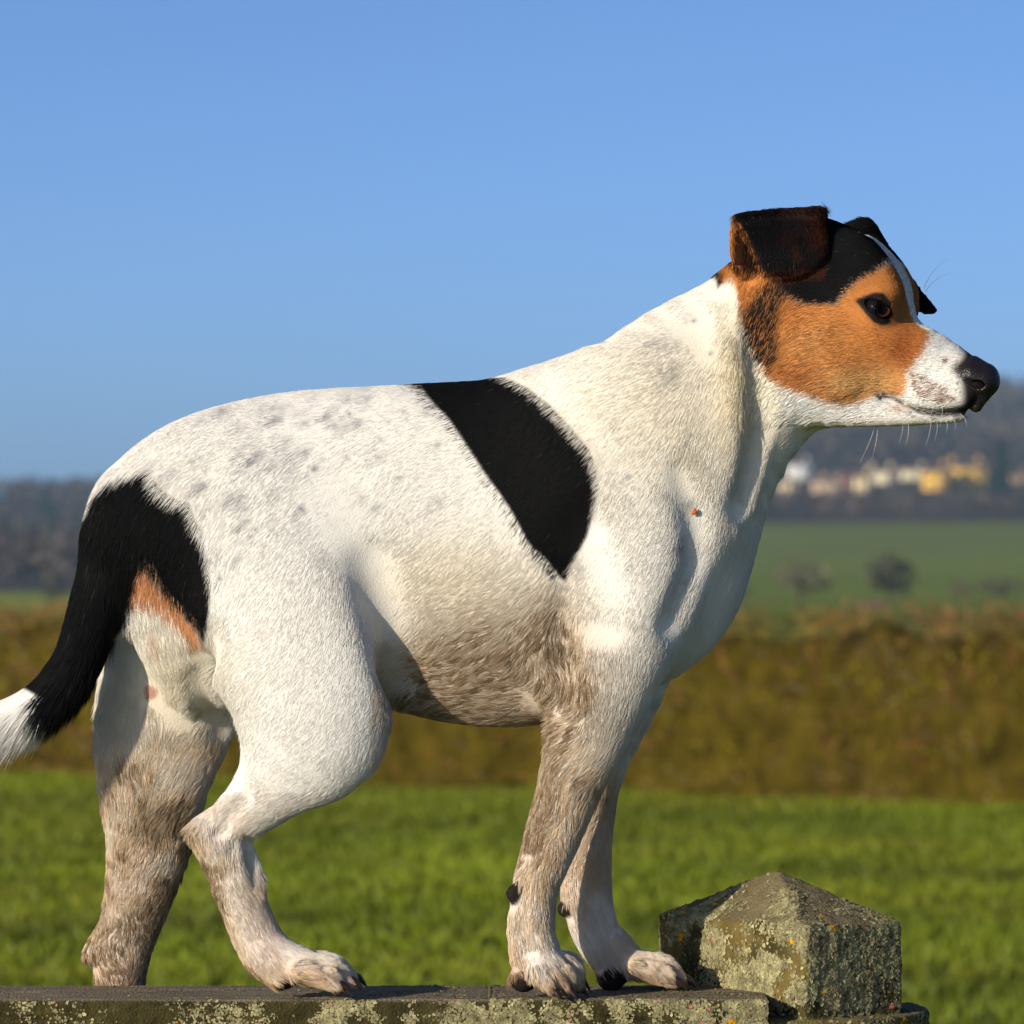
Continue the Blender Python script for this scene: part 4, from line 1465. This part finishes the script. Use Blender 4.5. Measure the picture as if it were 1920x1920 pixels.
# lie of the hair: (u, v, du, dv)
LIE = np.array([(1300, 620, -.8, .5), (1200, 700, -.85, .45), (1380, 700, -.3, .95), (1330, 820, -.35, .95), (1300, 950, -.4, .92), (1420, 800, -.4, .9), (1400, 950, -.3, .95), (1350, 1080, -.4, .9),
                (1180, 850, -.6, .8), (1200, 1000, -.5, .85), (1170, 1130, -.45, .9), (1050, 760, -.8, .6), (950, 850, -.8, .6), (850, 760, -.95, .3), (1000, 1000, -.6, .8), (880, 1000, -.8, .6),
                (900, 1150, -.9, .4), (800, 1180, -.75, .65), (1000, 1180, -.85, .55), (960, 1290, -.9, .35), (1035, 1200, .1, 1), (1060, 1250, .1, 1), (850, 1300, -.95, .2), (760, 1280, -.7, .7), (900, 1350, -.95, .2), (1000, 1330, -.9, -.2),
                (600, 745, -1, .15), (450, 780, -.9, .4), (330, 850, -.75, .65), (600, 900, -.7, .7), (720, 1000, -.6, .8), (450, 950, -.6, .8), (500, 1100, -.5, .87), (640, 1150, -.35, .93), (700, 1250, -.25, .97), (560, 1300, -.55, .83), (450, 1250, -.7, .6), (380, 1330, -.5, .85),
                (680, 1400, -.5, .85), (560, 1450, -.75, .6), (450, 1520, -.8, .5), (420, 1600, .35, .93), (450, 1700, .35, .93), (500, 1780, .6, .8), (560, 1800, .95, .3), (640, 1820, .9, .4),
                (230, 930, -.5, .85), (200, 1050, -.25, .97), (170, 1180, -.35, .93), (110, 1280, -.75, .65), (40, 1330, -.9, .45), (-60, 1360, -.95, .3), (370, 1050, -.35, .93), (330, 1100, -.1, 1), (300, 1200, .1, 1), (300, 1350, -.1, 1), (250, 1450, .1, 1), (340, 1450, -.6, .8), (270, 1560, -.25, .97), (280, 1640, -.3, .95), (230, 1740, -.2, .97), (210, 1820, .05, 1),
                (1120, 1250, -.2, .98), (1150, 1350, -.35, .93), (1070, 1400, -.6, .8), (1060, 1500, -.35, .93), (1020, 1600, -.3, .95), (1000, 1700, -.05, 1), (1000, 1780, .2, .98), (1050, 1830, .5, .87),
                (1110, 1500, -.1, 1), (1100, 1650, 0, 1), (1130, 1750, .45, .9), (1200, 1800, .85, .5), (1260, 1825, .85, .5),
                (1800, 690, -.95, .3), (1760, 730, -.9, .45), (1740, 650, -.95, -.1), (1690, 640, -.98, .1), (1640, 660, -.98, .15), (1560, 640, -.98, .15), (1500, 690, -.9, .4), (1430, 620, -.5, .85), (1580, 720, -.95, .3), (1660, 720, -.98, .1), (1700, 785, -.98, .1), (1600, 780, -.9, .35), (1500, 780, -.75, .65),
                (1660, 530, -.6, -.75), (1690, 540, -.3, -.9), (1600, 540, -.95, -.2), (1640, 470, -.8, -.6), (1580, 430, -.95, -.3), (1560, 520, -1, .1), (1410, 540, -.3, .95), (1470, 450, .1, 1), (1530, 450, .2, 1), (1420, 430, .3, .95), (1500, 392, .3, .4), (1620, 640, -.95, .25), (1690, 590, -.6, -.5)], float)
# hair length (design units) by place: (u, v, length)
LEN = np.array([(1300, 650, 26), (1200, 900, 23), (950, 850, 22), (700, 900, 22), (450, 850, 24), (500, 1150, 22), (640, 1300, 20), (560, 1450, 20), (440, 1650, 25), (560, 1810, 22), (610, 1825, 16), (645, 1840, 8), (900, 1250, 36), (1000, 1300, 38), (800, 1320, 32), (850, 1080, 24),
                (1400, 850, 28), (1350, 1100, 28), (1180, 1150, 22), (1100, 1400, 30), (1020, 1620, 27), (1000, 1780, 30), (1040, 1825, 20), (1060, 1850, 8), (1105, 1600, 27), (1150, 1780, 32), (1220, 1815, 20), (1270, 1838, 8), (300, 1250, 30), (290, 1450, 34), (260, 1620, 26), (220, 1800, 20),
                (220, 1000, 40), (170, 1180, 44), (110, 1290, 60), (40, 1340, 84), (-60, 1360, 80), (1470, 450, 15), (1530, 450, 15), (1500, 395, 20), (1430, 620, 26), (1500, 690, 22), (1600, 660, 17), (1700, 640, 13), (1780, 710, 11), (1830, 720, 5), (1700, 785, 12), (1560, 790, 22), (1640, 520, 10), (1580, 440, 14), (1660, 580, 6), (1390, 520, 18)], float)


def idw(T, u, v, cols, p=3.0):
    w = 1.0 / ((u[:, None] - T[None, :, 0]) ** 2 + (v[:, None] - T[None, :, 1]) ** 2 + 45.0 ** 2) ** 2.2
    w /= w.sum(1, keepdims=True)
    return w @ T[:, cols]


def rootv(V):
    return to_world(V) - DOGLOC


DOGLOC = np.array([(700 - 960) * S, 0.0, RAILZ])
dog = empty('dog', DOGLOC)
tag(dog, 'white terrier with black saddle, tan face and folded ears standing on the mossy rail', 'dog')

bu, bv_ = UV(BV)
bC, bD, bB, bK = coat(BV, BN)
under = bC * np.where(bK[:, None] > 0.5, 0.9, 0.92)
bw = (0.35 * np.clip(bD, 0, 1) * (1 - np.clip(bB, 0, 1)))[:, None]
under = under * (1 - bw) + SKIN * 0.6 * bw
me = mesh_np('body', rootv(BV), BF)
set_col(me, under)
m_skin = attr_mat('dog_skin', 0.7, 0.08, bump=0.25, bscale=900)
body = link('body', me, m_skin, dog)

# ---- fur
m_fur, nt, b = new_mat('fur')
N_, L_ = nt.nodes, nt.links
at = N_.new('ShaderNodeAttribute'); at.attribute_name = 'col'
an = N_.new('ShaderNodeAttribute'); an.attribute_name = 'nrm'
ge = N_.new('ShaderNodeNewGeometry')
vm = N_.new('ShaderNodeMix'); vm.data_type = 'VECTOR'; vm.inputs['Factor'].default_value = 0.48
L_.new(an.outputs['Vector'], vm.inputs['A']); L_.new(ge.outputs['Normal'], vm.inputs['B'])
vn = N_.new('ShaderNodeVectorMath'); vn.operation = 'NORMALIZE'
L_.new(vm.outputs['Result'], vn.inputs[0])
df = N_.new('ShaderNodeBsdfDiffuse')
L_.new(at.outputs['Color'], df.inputs['Color']); L_.new(vn.outputs[0], df.inputs['Normal'])
hb = N_.new('ShaderNodeBsdfHair'); hb.component = 'Reflection'
hb.inputs['Color'].default_value = (0.9, 0.92, 1, 1); hb.inputs['RoughnessU'].default_value = 0.25; hb.inputs['RoughnessV'].default_value = 0.7
ms = N_.new('ShaderNodeMixShader'); ms.inputs[0].default_value = 0.008
L_.new(df.outputs[0], ms.inputs[1]); L_.new(hb.outputs[0], ms.inputs[2])
L_.new(ms.outputs[0], nt.nodes['Material Output'].inputs['Surface'])
nt.nodes.remove(b)


def strands(name, pts, rad, col, nrm, mat, parent):
    n, m = pts.shape[:2]
    hc = bpy.data.hair_curves.new(name)
    hc.add_curves([m] * n)
    hc.attributes['position'].data.foreach_set('vector', np.ascontiguousarray(pts, np.float32).ravel())
    r = hc.attributes.get('radius') or hc.attributes.new('radius', 'FLOAT', 'POINT')
    r.data.foreach_set('value', np.ascontiguousarray(rad, np.float32).ravel())
    for nm, A in (('col', col), ('nrm', nrm)):
        t = hc.attributes.new(nm, 'FLOAT_VECTOR', 'CURVE')
        t.data.foreach_set('vector', np.ascontiguousarray(A, np.float32).ravel())
    return link(name, hc, mat, parent)


T3 = np.concatenate([BF[:, [0, 1, 2]], BF[:, [0, 2, 3]]])
e1 = BV[T3[:, 1]] - BV[T3[:, 0]]
e2 = BV[T3[:, 2]] - BV[T3[:, 0]]
area = 0.5 * np.linalg.norm(np.cross(e1, e2), axis=1)
cT = BV[T3].mean(1)
nT = BN[T3[:, 0]]
tu, tv = UV(cT)
lenT = idw(LEN, tu, tv, [2])[:, 0]
toward = -nT[:, 1]
wgt = area * np.where(toward > -0.25, 1.0, 0.2) * np.clip(26.0 / lenT, 0.7, 1.8) * (1 - np.clip(bB[T3].mean(1), 0, 1)) * (tv < 1880)
wgt *= np.where((tu > 1330) & (tv < 780), 1.5, 1.0)
pick = rng.choice(len(T3), NHAIR, p=wgt / wgt.sum())
r1, r2 = rng.random(NHAIR), rng.random(NHAIR)
fl = r1 + r2 > 1
r1[fl], r2[fl] = 1 - r1[fl], 1 - r2[fl]
w3 = np.stack([1 - r1 - r2, r1, r2], 1)
HP = (BV[T3[pick]] * w3[..., None]).sum(1)
HN = normalize((BN[T3[pick]] * w3[..., None]).sum(1))
hu_, hv_ = UV(HP)
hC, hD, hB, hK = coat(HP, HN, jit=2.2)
dirs = idw(LIE, hu_, hv_, [2, 3])
# slow wander of the lie, stronger on the dirty belly
for amp, sc in ((0.16, 50), (0.10, 16)):
    wv = np.stack([vnoise(HP, sc, 41) - .5, vnoise(HP, sc, 43) - .5], 1)
    dirs = dirs + amp * wv * (1 + 2.6 * np.clip(hD, 0, 1))[:, None] * 1.6
T = np.stack([dirs[:, 0], 0 * dirs[:, 0], -dirs[:, 1]], 1)
T = T + rng.normal(0, 0.10, T.shape)
T = normalize(T - HN * (T * HN).sum(1, keepdims=True))
Lh = idw(LEN, hu_, hv_, [2])[:, 0] * rng.uniform(0.65, 1.15, NHAIR)
lift = rng.uniform(0.05, 0.19, NHAIR) + 0.12 * np.clip(hD, 0, 1) * rng.random(NHAIR)
lift = np.where(hv_ > 1480, rng.uniform(0.10, 0.36, NHAIR), lift)
lift = np.where((hu_ > 1390) & (hv_ < 790), rng.uniform(0.12, 0.42, NHAIR), lift)
ts = np.array([0, 0.35, 0.7, 1.0])
curl = 1 - 0.55 * ts
P_ = HP[:, None] + Lh[:, None, None] * (ts[None, :, None] * T[:, None] + (lift[:, None] * ts[None] * curl[None])[..., None] * HN[:, None]) - 1.2 * HN[:, None]
# gravity on the tail plume
tail = ((hu_ < 190) & (hv_ > 1230) & (HP[:, 1] < 0)).astype(float)
P_[:, :, 2] -= (tail * Lh)[:, None] * 0.42 * ts[None] ** 2
# clumps: tips gather towards a neighbour; wetter where dirty
from mathutils import kdtree
NC = NHAIR // 9
ci = rng.choice(NHAIR, NC, replace=False)
kd = kdtree.KDTree(NC)
for q, i in enumerate(ci):
    kd.insert(HP[i], q)
kd.balance()
near = ci[np.array([kd.find(p)[1] for p in HP.tolist()])]
cl = np.clip(0.05 + 0.85 * hD + 0.3 * (hv_ > 1450), 0, 0.85) * rng.uniform(0.5, 1, NHAIR) * np.where(hK > .5, .6, 1) * np.where((hu_ > 1400) & (hv_ < 780), 0.5, 1)
same = np.linalg.norm(HP - HP[near], axis=1) < 26
cl *= same
off = (P_[near] - P_) * (cl[:, None] * ts[None] ** 1.2)[..., None]
P_ = P_ + off * 0.85
# colour: dirt comes in streaks by clump
cr = np.random.default_rng(5).random(NHAIR)[near]
cr2 = np.random.default_rng(6).random(NHAIR)
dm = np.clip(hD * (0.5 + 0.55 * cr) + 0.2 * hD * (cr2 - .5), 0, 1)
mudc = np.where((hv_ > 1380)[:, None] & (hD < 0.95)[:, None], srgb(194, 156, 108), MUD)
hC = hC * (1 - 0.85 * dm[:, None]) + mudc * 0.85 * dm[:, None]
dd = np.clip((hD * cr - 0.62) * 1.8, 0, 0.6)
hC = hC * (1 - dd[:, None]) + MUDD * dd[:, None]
hC = hC * (1 + np.where((hu_ > 1380) & (hv_ < 780), 0.9, 0.14) * (cr2 - 0.5))[:, None]
# white frosting and the odd pale hair in the black
gl = (hK > 0.6) & (cr2 > 0.996)
hC[gl] = hC[gl] * 0.6 + srgb(110, 100, 84) * 0.4
legm = (hv_ > 1400)[:, None]
hC = np.where(legm, hC * (0.80 + 0.36 * cr[:, None]), hC)
hC = np.clip(hC, 0.004, 0.92)
wr = np.where((hu_ > 1400) & (hv_ < 800), 0.46, 0.30)
wr = np.where((hu_ < 190) & (hv_ > 1230), 0.55, wr)
rad = wr[:, None] * np.array([1, 0.95, 0.7, 0.12])[None] * rng.uniform(0.8, 1.2, NHAIR)[:, None] * S
keep = hB < rng.random(NHAIR)
fur = strands('fur', rootv(P_[keep]), rad[keep], hC[keep], HN[keep], m_fur, dog)

# ---- eyes
m_eye, nt, b = new_mat('eye')
N_, L_ = nt.nodes, nt.links
tc = N_.new('ShaderNodeTexCoord')
sx = N_.new('ShaderNodeSeparateXYZ')
L_.new(tc.outputs['Object'], sx.inputs[0])
y2 = N_.new('ShaderNodeMath'); y2.operation = 'MULTIPLY'; L_.new(sx.outputs['Y'], y2.inputs[0]); L_.new(sx.outputs['Y'], y2.inputs[1])
z2 = N_.new('ShaderNodeMath'); z2.operation = 'MULTIPLY_ADD'; L_.new(sx.outputs['Z'], z2.inputs[0]); L_.new(sx.outputs['Z'], z2.inputs[1]); L_.new(y2.outputs[0], z2.inputs[2])
sq = N_.new('ShaderNodeMath'); sq.operation = 'SQRT'; L_.new(z2.outputs[0], sq.inputs[0])
mr = N_.new('ShaderNodeMapRange'); mr.inputs['From Min'].default_value = 0; mr.inputs['From Max'].default_value = 20 * S
L_.new(sq.outputs[0], mr.inputs['Value'])
nz = N_.new('ShaderNodeTexNoise'); nz.inputs['Scale'].default_value = 900; nz.inputs['Detail'].default_value = 4
L_.new(tc.outputs['Object'], nz.inputs['Vector'])
ad = N_.new('ShaderNodeMath'); ad.operation = 'MULTIPLY_ADD'; ad.inputs[1].default_value = 0.10
L_.new(nz.outputs['Fac'], ad.inputs[0]); L_.new(mr.outputs[0], ad.inputs[2])
rp = N_.new('ShaderNodeValToRGB')
els = rp.color_ramp.elements
stops = [(0.0, (0.003, 0.003, 0.004)), (0.58, (0.003, 0.003, 0.004)), (0.65, srgb(70, 34, 6)), (0.72, srgb(84, 41, 6)), (0.82, srgb(40, 19, 5)), (0.86, (0.003, 0.0025, 0.0025))]
while len(els) < len(stops):
    els.new(0.5)
for q, (p, c) in enumerate(stops):
    els[q].position = p
    els[q].color = (*c, 1)
L_.new(ad.outputs[0], rp.inputs[0]); L_.new(rp.outputs[0], b.inputs['Base Color'])
b.inputs['Roughness'].default_value = 0.6
b.inputs['Specular IOR Level'].default_value = 0.05


m_cor, nt, b = new_mat('cornea')
tr = nt.nodes.new('ShaderNodeBsdfTransparent')
gl_ = nt.nodes.new('ShaderNodeBsdfGlossy'); gl_.inputs['Roughness'].default_value = 0.04
fr = nt.nodes.new('ShaderNodeFresnel'); fr.inputs[0].default_value = 1.12
mx = nt.nodes.new('ShaderNodeMixShader')
nt.links.new(fr.outputs[0], mx.inputs[0]); nt.links.new(tr.outputs[0], mx.inputs[1]); nt.links.new(gl_.outputs[0], mx.inputs[2])
nt.links.new(mx.outputs[0], nt.nodes['Material Output'].inputs['Surface'])
nt.nodes.remove(b)
for (c, axis, fwd, lat, g1, g2) in EYES:
    V, F = sphere(48, 60, 29.0)
    V2 = V * 1.012
    th = np.arccos(np.clip(V[:, 0] / 29.0, -1, 1))
    t0 = math.radians(36)
    m = th < t0
    rr_ = np.sin(th) * 29
    dish = 29 * math.cos(t0) - 5.5 * (1 - (rr_ / (29 * math.sin(t0))) ** 2)
    V[:, 0] = np.where(m, dish, V[:, 0])
    eye = link('eye', mesh_np('eye', V * S, F), m_eye, dog, rootv(c))
    link('cornea', mesh_np('cornea', V2 * S, F), m_cor, eye)
    gaze = normalize(fwd * 0.72 + lat * 0.69 + np.array([0, 0, -0.06]))
    eye.rotation_euler = Vector(gaze).to_track_quat('X', 'Z').to_euler()

# ---- nose: wet, pebbled, with comma nostrils
fn = Field((1740, -270, 200), (1900, -50, 370), 2.0)
tube(fn, [(1822, 702, 0, 35, 33), (1845, 708, 0, 28, 31)], 0, head=True)
tube(fn, [(1836, 718, 0, 32, 34), (1848, 720, 0, 23, 28)], 12, head=True)
tube(fn, [(1816, 708, 26, 24, 17), (1836, 716, 20, 21, 16)], 8, head=True, mirror=True)
tube(fn, [(1836, 744, 0, 18, 16), (1830, 760, 0, 13, 13)], 14, head=True)
fcut = Field((1740, -270, 200), (1900, -50, 370), 2.0)
tube(fcut, [(1852, 716, 14, 9, 7), (1838, 720, 28, 9, 7), (1824, 719, 38, 6, 5), (1812, 712, 44, 4, 4)], 0, head=True, mirror=True)
tube(fcut, [(1868, 728, 0, 3, 2.6), (1858, 744, 0, 3, 2.6), (1846, 764, 0, 3, 2.6)], 0, head=True)
fn.cut(tuple(slice(0, n) for n in fn.n), fcut.d, 5)
NV, NF = fn.mesh()
NV = smooth_mesh(NV, NF, 4, 0.5)
m_nose, nt, b = new_mat('nose')
b.inputs['Base Color'].default_value = (0.012, 0.010, 0.011, 1)
b.inputs['Roughness'].default_value = 0.38
b.inputs['Specular IOR Level'].default_value = 0.35
vo = nt.nodes.new('ShaderNodeTexVoronoi'); vo.inputs['Scale'].default_value = 900
tc = nt.nodes.new('ShaderNodeTexCoord'); nt.links.new(tc.outputs['Object'], vo.inputs['Vector'])
bp = nt.nodes.new('ShaderNodeBump'); bp.inputs['Strength'].default_value = 0.5; bp.inputs['Distance'].default_value = 0.0006
bp.invert = True
nt.links.new(vo.outputs['Distance'], bp.inputs['Height']); nt.links.new(bp.outputs[0], b.inputs['Normal'])
link('nose', mesh_np('nose', rootv(NV), NF), m_nose, dog)

# ---- claws
m_claw = plain('claw', srgb(46, 34, 28), 0.35, 0.4)
for (p, q) in CLAWS:
    a, b_ = P3(*p[:3]), P3(*q[:3])
    dr = normalize((b_ - a) * [1, 1, 0.3])
    path = [b_ + dr * 6 + [0, 0, 4], b_ + dr * 17 + [0, 0, 2], b_ + dr * 25 + [0, 0, -5], b_ + dr * 29 + [0, 0, -11]]
    V, F = [], []
    sd = normalize(np.cross(dr, [0, 0, 1]))
    for i, c in enumerate(path):
        r = (9.5, 8, 5, 1.0)[i]
        for j in range(8):
            t = 2 * math.pi * j / 8
            V.append(c + sd * r * 0.8 * math.cos(t) + np.array([0, 0, 1]) * r * math.sin(t))
    for i in range(3):
        for j in range(8):
            F.append((i * 8 + j, i * 8 + (j + 1) % 8, (i + 1) * 8 + (j + 1) % 8, (i + 1) * 8 + j))
    V = np.array(V)
    V[:, 2] = np.maximum(V[:, 2], -861)
    link('claw', mesh_np('claw', rootv(V), np.array(F)), m_claw, dog)

# ---- whiskers
m_wh = plain('whisker', srgb(225, 225, 225), 0.4, 0.5)
m_bw = plain('brow_whisker', srgb(30, 28, 28), 0.4, 0.5)
WH = [((1640, 800), (1612, 868), 0), ((1645, 800), (1634, 862), 0), ((1692, 790), (1686, 830), 20), ((1702, 790), (1698, 836), 26), ((1745, 790), (1735, 836), 22), ((1756, 790), (1752, 826), 20), ((1772, 786), (1774, 812), 18), ((1785, 782), (1790, 806), 16),
      ((1800, 776), (1812, 800), 14), ((1745, 730), (1700, 790), 46), ((1735, 742), (1690, 772), 48), ((1755, 745), (1735, 800), 44), ((1765, 752), (1762, 800), 40), ((1720, 735), (1650, 752), 50), ((1728, 748), (1640, 742), 50),
      ((1550, 712), (1500, 735), 96), ((1556, 722), (1495, 742), 92), ((1500, 588), (1470, 575), 112), ((1506, 622), (1462, 604), 112)]


def whisker(a, mid, c, r, mat):
    V, F = [], []
    ax = normalize(c - a)
    s1 = normalize(np.cross(ax, [0.2, 0.9, 0.3]))
    s2 = np.cross(ax, s1)
    for j in range(8):
        t = j / 7
        p = (1 - t) ** 2 * a + 2 * t * (1 - t) * mid + t * t * c
        for q in range(3):
            w = 2 * math.pi * q / 3
            V.append(p + (s1 * math.cos(w) + s2 * math.sin(w)) * r * (1 - 0.8 * t))
    for j in range(7):
        for q in range(3):
            F.append((j * 3 + q, j * 3 + (q + 1) % 3, j * 3 + 3 + (q + 1) % 3, j * 3 + 3 + q))
    link('whisker', mesh_np('whisker', rootv(np.array(V)), np.array(F)), mat, dog)


for i, (p, q, l) in enumerate(WH):
    a = head_to(hn(p[0], p[1], l)); c = head_to(hn(q[0], q[1], l * 1.15 + 10))
    whisker(a, (a + c) / 2 + np.array([6, -4, 5]), c, 0.5, m_bw if i >= 15 else m_wh)
for p, m_, q in (((1733, 540), (1745, 505), (1778, 484)), ((1736, 546), (1752, 520), (1783, 511))):
    whisker(*[head_to(hn(x[0], x[1], -50)) for x in (p, m_, q)], 0.5, m_bw)

# ---- the scrap of leaf lies on the fur of the chest
i_ = int(np.argmin((bu - 1301) ** 2 + (bv_ - 959) ** 2 + np.where(BN[:, 1] < 0, 0, 1e6)))
sc_loc = to_world(BV[i_] + BN[i_] * 7)
scrap = link('leaf_scrap', mesh_np('leaf_scrap', SCRAP[0] * S, SCRAP[1]), noise_mat('dry_leaf', [(0.3, srgb(150, 66, 18)), (0.7, srgb(204, 112, 36))], 900, 0.7), loc=sc_loc)
tag(scrap, 'tiny orange scrap of dry leaf caught in the white fur of the dog\'s chest', 'leaf')

# ------------------------------------------------------------------ haze over the valley
V, F = boxmesh(-4000, 4000, -50, 4200, -40, 112)
hz = link('haze', mesh_np('haze', V, F, False))
m_hz = bpy.data.materials.new('haze'); m_hz.use_nodes = True
nt = m_hz.node_tree
nt.nodes.remove(nt.nodes['Principled BSDF'])
pv = nt.nodes.new('ShaderNodeVolumePrincipled')
pv.inputs['Color'].default_value = (0.46, 0.73, 1.0, 1)
pv.inputs['Density'].default_value = 0.00011
pv.inputs['Anisotropy'].default_value = 0.0
nt.links.new(pv.outputs[0], nt.nodes['Material Output'].inputs['Volume'])
hz.data.materials.append(m_hz)
tag(hz, kind='stuff')
hz['label'] = 'pale blue winter haze over the valley'
hz['category'] = 'haze'
